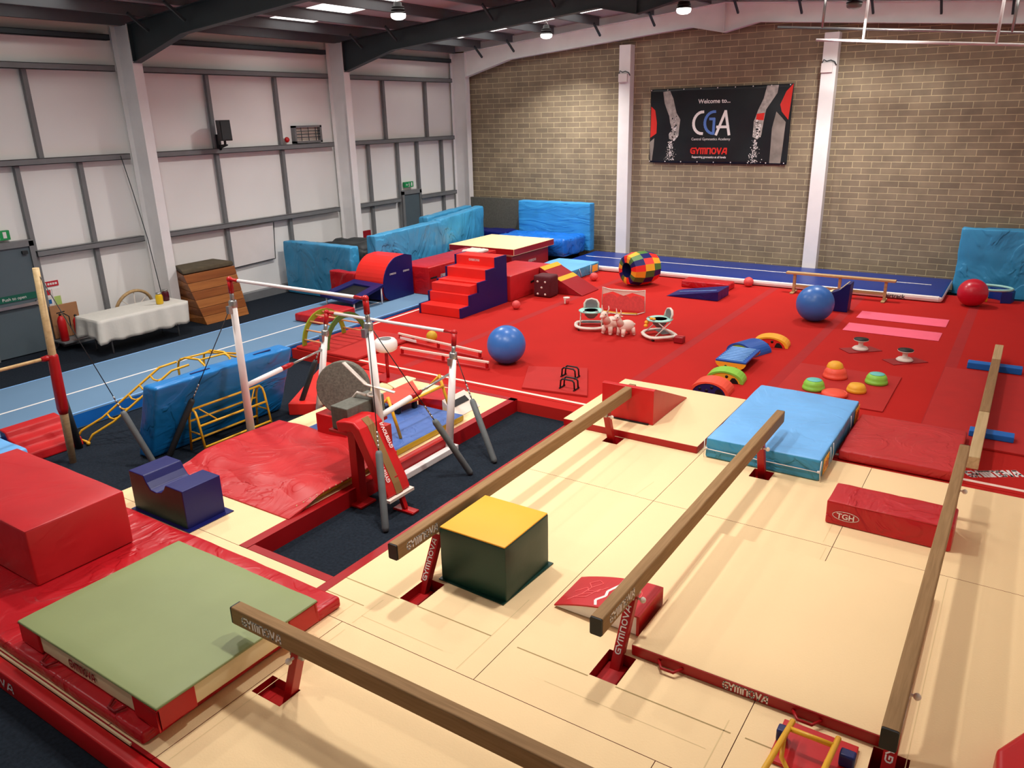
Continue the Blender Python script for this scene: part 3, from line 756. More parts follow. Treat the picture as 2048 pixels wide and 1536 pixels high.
# ------------------------------------------------------------------ lower left: red mats, green mat, red block
t = thing('soft_mat', 'large wrinkled red mat under the green mat and the red block', 'mat', (-6.6, 3.1, CT))
P(t, 'cover', soft(-9.4, -4.66, 2.17, 4.12, CT+.004, .315, .03, .12, .013, 1.8, 11), 'redwr')
t = thing('gymnastics_mat', 'sage green topped mat with red corner patches', 'mat', (-5.5, 3.0, .32))
P(t, 'side_band', soft(-6.44, -4.56, 2.27, 3.74, .322, .515, .03, .15, .006, 3, 2), 'cream2', label='beige side band')
P(t, 'top_cover', soft(-6.46, -4.54, 2.25, 3.76, .505, .53, .012, .12, .005, 3, 9), 'green', label='sage green top')
for (x, y, sx, sy) in ((-6.45,2.26,1,1),(-4.55,2.26,-1,1),(-6.45,3.75,1,-1),(-4.55,3.75,-1,-1)):
    g = MB(); e = .006
    L = .30
    X = sorted((x-sx*e, x+sx*L)); Y = sorted((y-sy*e, y+sy*L))
    g.box(X[0], X[1], min(y-sy*e, y+sy*.02), max(y-sy*e, y+sy*.02), .325, .508)
    g.box(min(x-sx*e, x+sx*.02), max(x-sx*e, x+sx*.02), Y[0], Y[1], .325, .508)
    P(t, 'corner_patch', g, 'redflat', bevel=.01, label='red corner patch')
P(t, 'wordmark', on(wordmark(width=.36, height=.07), (-5.72, 2.262, .385), (1,0,0), (0,0,1), .002), 'darkred', label='dark red lettering')
for x in (-6.0, -5.05): P(t, 'handle', handle_loop(x, 2.262, .345, (1,0), (0,-.07), .16), 'darkred')
t = thing('foam_block', 'big plain red block standing on the wrinkled red mat', 'foam block', (-8.2, 3.2, .32))
P(t, 'cover', soft(-9.3, -7.18, 2.74, 3.70, .322, .90, .02, .2, .006, 2, 6), 'redblk')
P(t, 'piping', MB().tube([(-9.28,2.75,.89),(-7.19,2.75,.89),(-7.19,3.69,.89)], .008, 6), 'redblk')

# v-notched blue and green block
t = thing('notched_block', 'navy and dark green foam block with a notch in its top', 'foam block', (-7.6, 4.5, CT))
pr = [(-8.08,.205),(-7.10,.205),(-7.10,.66),(-7.40,.66),(-7.44,.60),(-7.50,.55),(-7.60,.52),(-7.70,.53),(-7.76,.60),(-7.80,.68),(-8.08,.68)]
P(t, 'cover', MB().prism(pr, 'y', 4.26, 4.74, mi=0, cap=1), ['navy', 'dkgreen'], bevel=.01)
P(t, 'base_skirt', MB().box(-8.1, -7.03, 4.22, 4.80, CT+.002, CT+.012), 'navy')

# floppy red mat and blue/yellow mat in front of the bars
t = thing('folding_mat', 'blue topped mat with yellow sides on the cream landing mat', 'mat', (-7.2, 6.9, CT))
P(t, 'cover', soft(-8.05, -6.42, 5.48, 8.35, CT+.003, .295, .02, .14, .005, 3, 12, 0, 1), ['bluemat', 'yelside'])
def dr(x, y):
    return -.11*max(0, (5.5-y)/.55)+.012*math.sin(x*7+y*3)
t = thing('floppy_mat', 'faded thin red mat draped over the blue and yellow mat', 'mat', (-7.4, 6.0, .3))
P(t, 'cover', soft(-8.56, -6.33, 4.98, 6.80, .30, .335, .012, .11, .004, 3, 8, ztop=dr), 'redmatte')
for o in [t.children[0]]:
    for v in o.data.vertices:
        wy = v.co.y+t.location.y; 
        if wy < 5.5: v.co.z -= .09*(5.5-wy)/.52
    o.data.update()
M['stitch'] = M['cream']
g = MB()
for i in range(16): g.box(-6.325, -6.320, 5.1+.1*i, 5.115+.1*i, .318, .33)
P(t, 'edge_tags', g, 'cream', kind='stuff')

# ------------------------------------------------------------------ uneven bars
def rod(mb, a, b, r, n=10): return mb.tube([a, b], r, n)
XLb, XRb = -8.76, -6.32
t = thing('uneven_bars', 'white uneven bars with red end fittings over the pit edge', 'uneven bars', (-7.5, 7.2, 0))
HB, LB, YH, YL, YB = 2.40, 1.60, 6.45, 8.09, 7.72
for nm, z, y in (('high_rail', HB, YH), ('low_rail', LB, YL)):
    P(t, nm, rod(MB(), (XLb+.16, y, z), (XRb-.16, y, z), .022, 14), 'white')
for x, sx in ((XLb, 1), (XRb, -1)):
    for hi, z, y, yb in ((1, HB, YH, YH), (0, LB, YL, YB)):
        q = Vector((x, y, z)); b = Vector((x+(.10 if sx < 0 else 0), yb, .06)); d = (q-b)
        k = b+d*(.86 if hi else .80)
        g = MB().tube([b, k], [.058, .046], 14)
        po = P(t, 'post', g, 'white')
        P(po, 'inner_tube', rod(MB(), k, q-d.normalized()*.16, .028), 'chrome', label='steel inner tube')
        cl = MB().lathe([(.052,-.05),(.056,-.03),(.056,.03),(.045,.05)], tuple(k), 14)
        cl.box(k.x-.03, k.x+.03, k.y-.10, k.y-.04, k.z-.12, k.z-.02)
        P(po, 'clamp', cl, 'chrome')
        hd = MB().tube([q-d.normalized()*.18, q+Vector((0,0,.0))], .036, 10)
        hd.tube([q, q+Vector((sx*.07, 0, 0)), q+Vector((sx*.17, 0, 0))], [.034, .02, .024], 10).ball(tuple(q), .042, 12)
        P(po, 'head', hd, 'redpaint', label='dark red end fitting')
    # spreader between high and low post
    a = Vector((x, YH, .90)); c = Vector((x, YL-.07, 1.06)); m1 = a+(c-a)*.42; m2 = a+(c-a)*.56
    sp = P(t, 'spreader', rod(MB(), a, m1, .038, 12), 'white')
    P(sp, 'sleeve', MB().tube([m1, m2-(m2-m1)*.3, m2], [.036, .036, .022], 12), 'redpaint', label='red sleeve')
    P(sp, 'inner_rod', rod(MB(), m2, c, .016), 'chrome')
    xo = .14 if sx < 0 else 0
    P(t, 'base_rail', MB().box(x+xo-.05, x+xo+.05, YH-.15, YB+.1, .005, .09), 'white', bevel=.01)
def guy(a, top, label_pad=True, pl=.92, m='padgrey', r=.042, T=None):
    """anchored cable: chain hook, padded lower part"""
    a = Vector(a); top = Vector(top); d = (top-a).normalized(); k = a+d*pl
    g = rod(MB(), k, top, .006, 6)
    c = P(T, 'cable', g, 'black')
    P(c, 'pad', MB().tube([a+Vector((0,0,.01)), a+d*.05, a+d*(pl-.04), k], [r*.7, r, r, r*.7], 12), m, label='grey foam pad round the cable')
    h = MB()
    for i in range(4): h.tube([k+d*(.03+.05*i), k+d*(.03+.05*i+.045)], .011, 6)
    P(c, 'chain', h, 'chrome')
for a, top in (((-9.46,5.57,0), (XLb,YH,2.10)), ((-5.47,5.59,0), (XRb,YH,2.12)), ((-5.52,7.28,0), (XRb,YH,2.12)), ((-5.45,7.72,0), (XRb,YL-.03,1.36)), ((-9.27,7.75,0), (XLb,YL-.03,1.36))):
    guy(a, top, T=t, m='padgrey' if a[0] > -7 else 'dark')

# single high bar at the left
t = thing('high_bar', 'single bar on a tall brown post with a red sleeve at left', 'high bar', (-10.6, 4.85, 0))
b = Vector((-10.48, 4.80, 0)); q = Vector((-10.32, 4.80, 2.70))
po = P(t, 'post', MB().tube([b, b+(q-b)*.29, b+(q-b)*.57, q], [.045, .055, .05, .04], 12), 'paleY')
P(po, 'sleeve', MB().tube([b+(q-b)*.27, b+(q-b)*.30, b+(q-b)*.57, b+(q-b)*.58], [.055, .072, .065, .052], 14), 'redpaint', label='bright red sleeve')
k = b+(q-b)*.565
P(t, 'rail', rod(MB(), (k.x-.02, k.y-.06, k.z), (k.x-.02, k.y-2.4, k.z), .022, 12), 'tanpaint')
P(t, 'rail_end', MB().tube([(k.x-.01,k.y,k.z),(k.x-.02,k.y-.14,k.z)], [.05,.03], 10), 'redpaint')
a = Vector((-10.9, 5.12, 0)); P(t, 'padded_strut', MB().tube([a, a+Vector((.12,-.14,.95))], [.05,.05], 12), 'dark', label='dark padded strut')
guy((-9.37, 5.32, 0), tuple(q-Vector((0,0,.03))), T=t, pl=.85)

# ------------------------------------------------------------------ vaulting table with foam on it
t = thing('vaulting_table', 'red vaulting table with a brown grip stripe and upside-down lettering', 'vaulting table', (-6.1, 6.1, 0))
P(t, 'column', MB().bar((-6.24,6.0,.03),(-6.24,6.0,.98), .12, .12, up=(0,1,0)), 'redpaint', bevel=.008)
P(t, 'base_plate', MB().box(-6.36,-6.08,5.84,6.10,.003,.03), 'redpaint', bevel=.006)
P(t, 'front_foot', MB().bar((-5.75,6.1,.42),(-5.62,6.1,.03), .06, .05).box(-5.76,-5.46,6.04,6.16,.003,.03), 'redpaint', bevel=.006, label='front foot')
P(t, 'rear_column', MB().bar((-6.1,6.38,.03),(-6.1,6.38,.9), .10, .10, up=(0,1,0)).box(-6.22,-5.98,6.28,6.5,.003,.03), 'redpaint', bevel=.006)
# padded top: flat part then the tongue curving steeply down
pp = [(-6.40,1.05),(-6.25,1.08),(-6.12,1.09),(-6.03,1.02),(-5.94,.84),(-5.70,.36),(-5.66,.24)]
def off(pl, d):
    r = []
    for i, p in enumerate(pl):
        a = Vector(pl[max(0,i-1)]); c = Vector(pl[min(len(pl)-1,i+1)]); tt = (c-a).normalized(); r.append((p[0]+tt.y*d, p[1]-tt.x*d))
    return r
lo = off(pp, .13)
P(t, 'head_plate', MB().box(-6.64,-6.30,5.97,6.64,.84,.876), 'redpaint', bevel=.006)
P(t, 'padded_top', MB().prism(pp[::-1]+lo, 'y', 5.87, 6.26), 'redflat', bevel=.02, label='red padded top and tongue')
st = MB()
up = off(pp, -.004)
for y0, y1, mi in ((6.01, 6.12, 0),):
    for a, c in zip(up[2:-1], up[3:]): st.add([(a[0],y0,a[1]),(c[0],y0,c[1]),(c[0],y1,c[1]),(a[0],y1,a[1])], [(0,1,2,3)], mi)
P(t, 'grip_stripe', st, 'browntrip', label='brown grip stripe')
A, B2 = Vector((-6.03,0,1.02)), Vector((-5.70,0,.36)); dd = (B2-A).normalized()
for y, s0 in ((6.225, .02), (5.97, .36)):
    o0 = A+dd*(s0+.33); tx = on(wordmark(width=.32, height=.05), (o0.x, y, o0.z), tuple(-dd), (0,-1,0), .025)
    P(t, 'wordmark', tx, 'white', label='white lettering, upside down')
P(t, 'lower_lip', MB().box(-5.74,-5.62,5.85,6.28,.195,.23), 'offwhite')
t = thing('foam_disc', 'big grey speckled foam disc standing on the red box behind the vaulting table', 'foam piece', (-7.38, 6.98, .6))
ang = 30
g = MB()
prof = [(.36*math.cos(a*2*PI/26), .36*math.sin(a*2*PI/26)) for a in range(26)]
R = Matrix.Translation((-7.38, 6.98, .965)) @ Matrix.Rotation(math.radians(28), 4, 'Z') @ Matrix.Rotation(math.radians(-10), 4, 'X')
for y0 in (0,): g.prism(prof, 'y', -.07, .07)
g.xf(R)
P(t, 'foam', g, 'foamgrey', bevel=.015)
g = MB().box(-.15,.18,-.15,-.08,.05,.3)
t = thing('foam_block', 'dark grey foam offcut lying on the vaulting table', 'foam piece', (-6.5, 6.3, 1.0))
P(t, 'foam', MB().box(-6.60,-6.33,6.0,6.64,.88,1.17), 'foamdark', bevel=.012)
t = thing('webbing_strap', 'white strap looped around the right-hand high post', 'strap', (-6.4, 6.4, 1.2))
g = MB(); g.bar((-6.78,6.45,1.55),(-6.36,6.38,1.36),.05,.012); g.bar((-6.36,6.38,1.36),(-6.02,6.5,1.28),.05,.012)
g.tube([(-6.32+.07*math.cos(a), 6.45+.07*math.sin(a), 1.22) for a in [i*PI/6 for i in range(12)]], .014, 6, closed=True)
g.tube([(-6.38,6.38,1.22),(-6.5,6.36,1.24),(-6.58,6.36,1.16),(-6.58,6.36,1.05)], .018, 8)
P(t, 'webbing', g, 'offwhite')
t = thing('storage_box', 'red box standing under the grey foam disc', 'box', (-7.6, 7.0, .3))
P(t, 'box', MB().box(-7.74,-7.20,6.76,7.22,.30,.60), 'redflat', bevel=.01)

# ------------------------------------------------------------------ around the bars
# blue mat standing on its edge
t = thing('crash_mat', 'creased blue crash mat standing on its long edge behind the yellow climber', 'crash mat', (-9.6, 6.5, 0))
cv = soft(-9.92, -9.60, 5.40, 7.66, .004, 1.12, .05, .09, .02, 2.0, 21)
cv.v = [(x+.40*z+.02*(y-5.4), y, z) for x, y, z in cv.v]
P(t, 'cover', cv, 'royal')
sl = MB()
for y in (6.0, 7.05): sl.bar((-9.30+.02*(y-5.4),y,1.125),(-9.29+.02*(y-5.4),y+.3,1.125),.03,.012)
P(t, 'handle_slot', sl, 'toynavy')
def frame(mb, pts, r=.017): return mb.tube(pts, r, 8)
t = thing('climbing_trestle', 'yellow tubular trestle in front of the standing blue mat', 'climbing frame', (-9.3, 6.5, 0))
y0, y1 = 5.9, 7.05
for y in (y0, y1):
    e = P(t, 'end_frame', frame(MB(), [(-9.53,y,.01),(-9.46,y,.50),(-9.42,y,.60),(-9.36,y,.65),(-9.30,y,.62),(-9.27,y+.0,.54),(-9.18,y,.01)]).tube([(-9.49,y,.3),(-9.22,y,.3)], .012, 6), 'yelpaint')
for x, z in ((-9.36,.65),(-9.25,.42),(-9.20,.12),(-9.47,.45),(-9.51,.14)):
    P(t, 'rung', frame(MB(), [(x,y0,z),(x,y1,z)]), 'yelpaint')
TREST = t
P(t, 'brace', frame(MB(), [(-9.25,y0+.3,.42),(-9.36,y0+.1,.63)], .011).tube([(-9.25,y1-.3,.42),(-9.36,y1-.1,.63)], .011, 6), 'yelpaint')
TREST.location.x += .13
t = thing('climbing_ladder', 'yellow ladder slide with hoops sloping beside the blue track', 'climbing frame', (-10.6, 6.2, 0))
for dx in (0, .30):
    P(t, 'side_rail', frame(MB(), [(-11.2+dx,5.25,.03),(-11.17+dx,5.33,.14),(-11.0+dx,5.58,.29),(-10.42+dx,6.25,.97),(-10.36+dx,6.5,1.0)]), 'yelpaint')
for k in (.08, .27, .46, .65, .84):
    x, y, z = -11.0+.58*k, 5.58+.67*k, .29+.68*k
    P(t, 'rung', frame(MB(), [(x,y,z),(x+.1,y-.02,z-.04),(x+.2,y-.02,z-.04),(x+.3,y,z)], .013), 'yelpaint')
P(t, 'foot_bar', frame(MB(), [(-11.2,5.26,.035),(-10.9,5.26,.035)], .018).ball((-10.87,5.24,.035), .03, 10), 'yelpaint')
for y in (6.6, 7.05):
    P(t, 'hoop', frame(MB(), [(-10.5,y,.02),(-10.5,y,.86),(-10.46,y,.97),(-10.36,y+.05,1.02),(-10.1,y+.1,1.02),(-9.98,y+.1,.95),(-9.95,y+.1,.02)]), 'yelpaint')
P(t, 'top_bar', frame(MB(), [(-10.42,6.6,1.0),(-10.36,7.05,1.0),(-10.3,7.55,.86)]).tube([(-10.1,6.7,1.01),(-10.05,7.1,1.01),(-10.1,7.45,.84),(-10.4,7.6,.84)], .015, 8), 'yelpaint')

# small red stepped foam and pale blue mat at the far left
t = thing('foam_steps', 'small red foam steps with a navy side beside the track', 'foam steps', (-11.4, 4.9, 0))
pr = [(-11.63,.005),(-10.95,.005),(-10.98,.13),(-11.2,.15),(-11.24,.24),(-11.42,.27),(-11.46,.36),(-11.63,.38)]
P(t, 'steps', MB().prism(pr, 'y', 4.45, 5.22, mi=0, cap=1), ['redflat', 'navy'], bevel=.02)
t = thing('crash_mat', 'pale blue crash mat peeping out behind the big red block', 'crash mat', (-11, 3.7, 0))
P(t, 'cover', soft(-11.6, -10.42, 2.6, 4.26, .004, .44, .05, .15, .01, 2, 2), 'sky')

# blue tumble track
t = thing('tumble_track', 'long blue tumbling track with a white centre line by the left wall', 'tumble track', (-12.7, 10, 0))
P(t, 'bed', MB().box(-13.92, -11.64, .6, 17.55, .004, .25, 1, 0), ['trackblue', 'trackside'], bevel=.02)
P(t, 'centre_line', MB().box(-12.66, -12.61, .62, 17.5, .2505, .2515), 'whitevinyl', label='white line')
P(t, 'edge_strip', MB().box(-11.69, -11.645, .62, 17.5, .2505, .2515).box(-13.91, -13.87, .62, 17.5, .2505, .2515), 'toyblue2')

# things lying on the cream mat behind the bars
t = thing('rebound_board', 'orange-red board on short dark legs behind the right post', 'springboard', (-7.6, 8.5, .3))
a, b2, c, d = (-7.74,7.90,.44), (-7.2,7.80,.44), (-7.13,8.30,.42), (-7.77,8.82,.42)
tp = lambda q, h: (q[0], q[1], q[2]+h)
P(t, 'deck', MB().hexa([a,b2,c,d], [tp(q, .03) for q in (a,b2,c,d)]), 'orange', bevel=.006)
for q in ((-7.66,7.98,0), (-7.28,7.9,0), (-7.22,8.2,0)):
    P(t, 'leg', MB().box(q[0]-.03, q[0]+.03, q[1]-.03, q[1]+.03, .298, .45), 'black')
P(t, 'cream_end', MB().hexa([(-8.2,8.70,.35),(-7.93,8.58,.35),(-7.96,9.12,.35),(-8.17,9.14,.35)], [(-8.2,8.70,.37),(-7.93,8.58,.37),(-7.96,9.12,.37),(-8.17,9.14,.37)]), 'cream2', label='cream end panel')
for q in ((-8.1,8.75,0),(-8.05,9.0,0)): P(t, 'leg', MB().box(q[0]-.02, q[0]+.02, q[1]-.02, q[1]+.02, .204, .35), 'black')
t = thing('springboard', 'dark red springboard with a white slotted end panel behind the low bar', 'springboard', (-7.0, 8.8, .2))
P(t, 'deck', MB().prism([(-7.32,.205),(-6.86,.205),(-6.86,.42),(-7.32,.38)], 'y', 8.40, 8.95), 'redflat', bevel=.01)
P(t, 'end_panel', MB().prism([(-6.855,.205),(-6.56,.205),(-6.855,.42)], 'y', 8.40, 8.95), 'offwhite', bevel=.006, label='white end panel')
P(t, 'slot', MB().bar((-6.74,8.5,.335),(-6.74,8.85,.335),.10,.03,up=(.6,0,.8)), 'black')
t = thing('foam_arch', 'yellow tubular hurdle standing on the blue and yellow mat', 'hurdle frame', (-6.8, 7.8, .3))
f = MB()
for y in (7.2, 8.3): 
    P(t, 'end_frame', frame(MB(), [(-6.62,y,.305),(-6.80,y,.86)], .022).tube([(-6.80,y,.84),(-7.05,y,.60)], .016, 8), 'yelpaint')
P(t, 'cross_bar', frame(MB(), [(-6.73,7.2,.70),(-6.73,8.3,.70)], .02), 'yelpaint')
bpy.data.objects['foam_arch'].name = 'practice_hurdle'
# raised red mats between the track and the bars
t = thing('red_floor_mat', 'bright red mat lying beyond the standing blue mat', 'mat', (-9.4, 8.7, 0))
P(t, 'cover', MB().hexa([(-9.25,7.55,.003),(-8.7,7.9,.003),(-8.75,9.45,.003),(-10.4,9.45,.003)], [(-9.25,7.55,.19),(-8.7,7.9,.19),(-8.75,9.45,.19),(-10.4,9.45,.19)]), 'redbright', bevel=.01)
t = thing('folded_mat', 'crumpled dark red mat under the green climbing arch', 'mat', (-10.6, 10.3, .19))
P(t, 'cover', soft(-11.5, -9.9, 9.75, 11.4, .193, .25, .02, .1, .006, 3, 14), 'redthin')
RZ = .19
# ------------------------------------------------------------------ mushroom trainer, arch, low parallel bars
t = thing('mushroom_trainer', 'white padded mushroom on a thin red leg beside the high bar post', 'mushroom trainer', (-8.68, 9.24, CT))
P(t, 'padded_top', MB().lathe([(.02,.70),(.14,.70),(.185,.73),(.20,.79),(.195,.86),(.16,.90),(.11,.905),(.001,.905)], (-8.68,9.24,0), 28), 'whitevinyl')
P(t, 'top_ring', MB().lathe([(.10,.906),(.10,.91),(.001,.911)], (-8.68,9.24,0), 24), 'greyfab', label='grey centre patch')
P(t, 'leg', MB().tube([(-8.68,9.24,.21),(-8.68,9.24,.70)], .028, 10), 'redpaint')
P(t, 'base', MB().box(-8.9,-8.46,9.04,9.44,.204,.23), 'redpaint', bevel=.006)

t = thing('climbing_arch', 'green and yellow wooden arch with peach rungs behind the low bar', 'climbing frame', (-10.9, 10.1, .26))
def arc_pts(r, n=14, a0=0, a1=PI): return [(r*math.cos(a0+(a1-a0)*i/n), r*math.sin(a0+(a1-a0)*i/n)) for i in range(n+1)]
az = .256; ay = 10.38
def side(xx, m, r=.58):
    o_, i_ = arc_pts(r), arc_pts(r-.10)
    g = MB(); n = len(o_)
    for k in range(n-1):
        q = [(ay+o_[k][0],az+o_[k][1]*1.06),(ay+o_[k+1][0],az+o_[k+1][1]*1.06),(ay+i_[k+1][0],az+i_[k+1][1]*1.06),(ay+i_[k][0],az+i_[k][1]*1.06)]
        A = [(xx,y,z) for y,z in q]; B = [(xx+.025,y,z) for y,z in q]
        g.add(A+B, [(0,1,2,3),(7,6,5,4),(0,4,5,1),(2,6,7,3)]+([(3,7,4,0)] if k == 0 else [])+([(1,5,6,2)] if k == n-2 else []))
    return P(t, 'side_panel', g, m)
side(-11.38, 'olive'); side(-10.76, 'dgreen')
for k in range(9):
    a = math.radians(12+k*19.5); y, z = ay+.53*math.cos(a), az+.53*1.06*math.sin(a)
    P(t, 'rung', MB().tube([(-11.37,y,z),(-10.75,y,z)], .017, 8), 'rung')

t = thing('parallel_bars', 'pair of low pale wooden floor bars beside the blue ball', 'floor bars', (-8.7, 10.8, RZ))
for (a, b2) in (((-10.15,11.2),(-7.95,10.95)), ((-9.45,10.45),(-7.48,10.5))):
    P(t, 'rail', MB().bar((a[0],a[1],.33),(b2[0],b2[1],.33),.04,.04), 'hopper', bevel=.008)
    P(t, 'lower_rail', MB().bar((a[0],a[1],.21),(b2[0],b2[1],.21),.05,.03), 'redmatte')
    for k in (.02, .5, .98):
        x, y = a[0]+(b2[0]-a[0])*k, a[1]+(b2[1]-a[1])*k
        P(t, 'leg', MB().box(x-.02,x+.02,y-.02,y+.02,RZ+.003,.32), 'redpaint')
P(t, 'nameplate', MB().bar((-10.05,11.13,.27),(-9.6,11.08,.27),.012,.05), 'whitevinyl')

def ball(x, y, r, m, label, name='exercise_ball', z=RZ, cat='ball', group=None, detail=False):
    t = MB().ball((x, y, z+r*.985), r, 40 if r > .2 else 20)
    return single(name, t, m, label, cat, (x, y, z), group=group)
ball(-7.44, 11.0, .345, 'ballblue', 'large blue exercise ball near the low wooden floor bars')
ball(-3.47, 16.55, .375, 'ballblue', 'large blue exercise ball in front of the wooden bench')
ball(-.83, 19.45, .30, 'ballred', 'large crimson exercise ball at the far right')
ball(-9.52, 14.52, .10, 'ballpink', 'small pink ball by the foot of the red stairs', 'toy_ball')
ball(-9.43, 18.15, .11, 'ballpink', 'small pink ball between the striped ramp and the patchwork barrel', 'toy_ball')
ball(-5.67, 19.25, .12, 'ballpink', 'small pink ball against the edge of the inflatable track', 'toy_ball')
ball(-9.51, 11.45, .11, 'ballyel', 'small yellow ball behind the low wooden floor bars', 'toy_ball')

# black handle blocks on a thin red mat
t = thing('red_floor_mat', 'thin bright red mat carrying two pairs of black handles', 'mat', (-6.1, 10.5, RZ))
P(t, 'cover', MB().hexa([(-6.95,10.95,.192),(-6.45,9.95,.192),(-5.35,10.12,.192),(-6.0,11.35,.192)], [(-6.95,10.95,.225),(-6.45,9.95,.225),(-5.35,10.12,.225),(-6.0,11.35,.225)]), 'redthin', bevel=.006)
def pbar(x, y, label):
    t = thing('push_up_handle', label, 'handle bars', (x, y, .225), group=None)
    for dy in (0, .12):
        P(t, 'handle', MB().tube([(x-.13,y+dy,.235),(x-.12,y+dy,.36),(x-.09,y+dy,.39),(x+.09,y+dy,.39),(x+.12,y+dy,.36),(x+.13,y+dy,.235)], .014, 8), 'black')
    P(t, 'foot', MB().tube([(x-.13,y-.03,.238),(x-.13,y+.15,.238)], .012, 6).tube([(x+.13,y-.03,.238),(x+.13,y+.15,.238)], .012, 6), 'black')
pbar(-6.02, 10.72, 'farther pair of small black push-up handles on the thin red mat')
pbar(-5.75, 10.20, 'nearer pair of small black push-up handles on the thin red mat')

# ------------------------------------------------------------------ obstacle set in bright plastic
def rocker_arch(x, y, rot, mo, mi_, label, flip=False, L=.62, W=.30, H=.19):
    t = thing('balance_arch', label, 'balance toy', (x, y, RZ), rot)
    R0 = L/2
    pts = [(-R0*math.cos(PI*i/14), H*math.sin(PI*i/14)) for i in range(15)]
    inn = [(px*.86, max(0, pz-.028)) for px, pz in pts]
    shell = MB()
    for k in range(14):
        q = [pts[k], pts[k+1], inn[k+1], inn[k]]
        A = [(a, -W/2, b+.004) for a, b in q]; B = [(a, W/2, b+.004) for a, b in q]
        shell.add(A+B, [(0,1,2,3),(7,6,5,4),(0,4,5,1),(2,6,7,3),(3,7,4,0),(1,5,6,2)])
    P(t, 'shell', shell, mo, world=False)
    wall = MB().prism([(a*1.0, b+.004) for a, b in inn], 'y', -W/2+.012, -W/2+.032).prism([(a, b+.004) for a, b in inn], 'y', W/2-.032, W/2-.012)
    P(t, 'end_wall', wall, mi_, world=False)
    h = MB()
    for (a, b, r) in ((-.15,.06,.026),(-.04,.045,.026),(.04,.105,.026),(-.02,.11,.001)):
        h.lathe([(.001,-W/2+.009),(r,-W/2+.009),(r,-W/2+.0115)], (a,0,b), 12, axis='y')
    P(t, 'hole', h, 'black', world=False)
    P(t, 'opening', MB().prism([(.09,.005),(.235,.005),(.215,.05),(.17,.095),(.125,.09),(.10,.05)], 'y', -W/2+.006, -W/2+.0115), 'black', world=False, label='dark archway')
    return t
rocker_arch(-3.72, 14.35, .10, 'toyyel', 'redbright', 'yellow topped balance arch at the far end of the plastic course', W=.32, L=.66)
rocker_arch(-3.95, 13.75, -.35, 'toyblue', 'lime', 'blue topped balance arch with a green end between the ridged board and the yellow arch', W=.5, L=.62)
rocker_arch(-3.78, 11.98, .10, 'lime', 'toyyel', 'lime green topped balance arch with a yellow end wall', W=.30, L=.62)
rocker_arch(-3.80, 11.38, .06, 'salmon', 'toynavy', 'red topped balance arch with a navy end nearest the cream mats', W=.36, L=.62)
t = thing('ridged_board', 'blue ridged rocking board in the middle of the plastic course', 'balance toy', (-3.88, 12.9, RZ), .02)
P(t, 'deck', MB().box(-.26,.26,-.44,.44,.15,.185), 'toyblue', world=False, bevel=.01)
for k in range(9): P(t, 'ridge', MB().tube([(-.22,-.38+.093*k,.188),(.20,-.38+.093*k,.188)], .017, 8), 'toyblue2', world=False)
for y in (-.44, .41):
    P(t, 'rocker_end', MB().prism([(-.26,.15)]+[(-.26*math.cos(PI*i/12), .15-.14*math.sin(PI*i/12)) for i in range(1,12)]+[(.26,.15)], 'y', y, y+.03), 'toyyel', world=False, label='yellow rocker end')
g = MB()
for a, b in ((-.08,.08),(.1,.06)): g.lathe([(.001,-.444),(.022,-.444),(.022,-.4405)], (a,0,b), 10, axis='y')
P(t, 'hole', g, 'black', world=False)

# stepping stones
def stone(x, y, m, m2, label, r=.17, h=.15, squash=1.):
    t = thing('stepping_stone', label, 'stepping stone', (x, y, RZ))
    P(t, 'dome', MB().lathe([(r,.004),(r,.03),(r*.97,.05),(r*.93,.055),(r*.92,h*.6),(r*.86,h*.75),(r*.72,h),(r*.2,h+.003),(.001,h+.003)], (0,0,0), 28), m, world=False)
    if m2: P(t, 'tread', MB().lathe([(r*.66,h+.004),(r*.64,h+.008),(.001,h+.009)], (0,0,0), 24), m2, world=False)
    return t
stone(-2.44, 12.16, 'lime', 'teal', 'green stepping stone with a teal top beside the blue crash mat')
stone(-1.66, 12.93, 'lime', 'teal', 'green stepping stone with a teal top at the right of the group')
stone(-2.28, 12.92, 'salmon', None, 'stacked red and yellow stepping stone behind the others', .19, .16)
stone(-1.85, 12.36, 'yellow', None, 'yellow domed stepping stone between the two green ones', .145, .12)
stone(-2.10, 12.02, 'salmon', None, 'low orange-red stepping stone half hidden by the blue crash mat', .19, .07)
t = thing('stepping_stone', 'yellow stepping stone sitting on top of the red one', 'stepping stone', (-2.30, 12.95, .352))
P(t, 'dome', MB().lathe([(.13,.002),(.13,.03),(.11,.08),(.07,.11),(.001,.115)], (0,0,0), 26), 'yellow', world=False)

# pink strips
for (x0, x1, y0, y1, lab) in ((-2.76,-1.09,17.2,17.86,'farther long bright pink foam strip on the red floor'), (-2.80,-1.10,16.06,16.7,'nearer long bright pink foam strip on the red floor')):
    g = soft(x0, x1, y0, y1, RZ+.003, RZ+.012, .003, .12, .0015, 6, y0, rings=1)
    single('foam_strip', g, 'pink', lab, 'foam strip', ((x0+x1)/2,(y0+y1)/2,RZ))
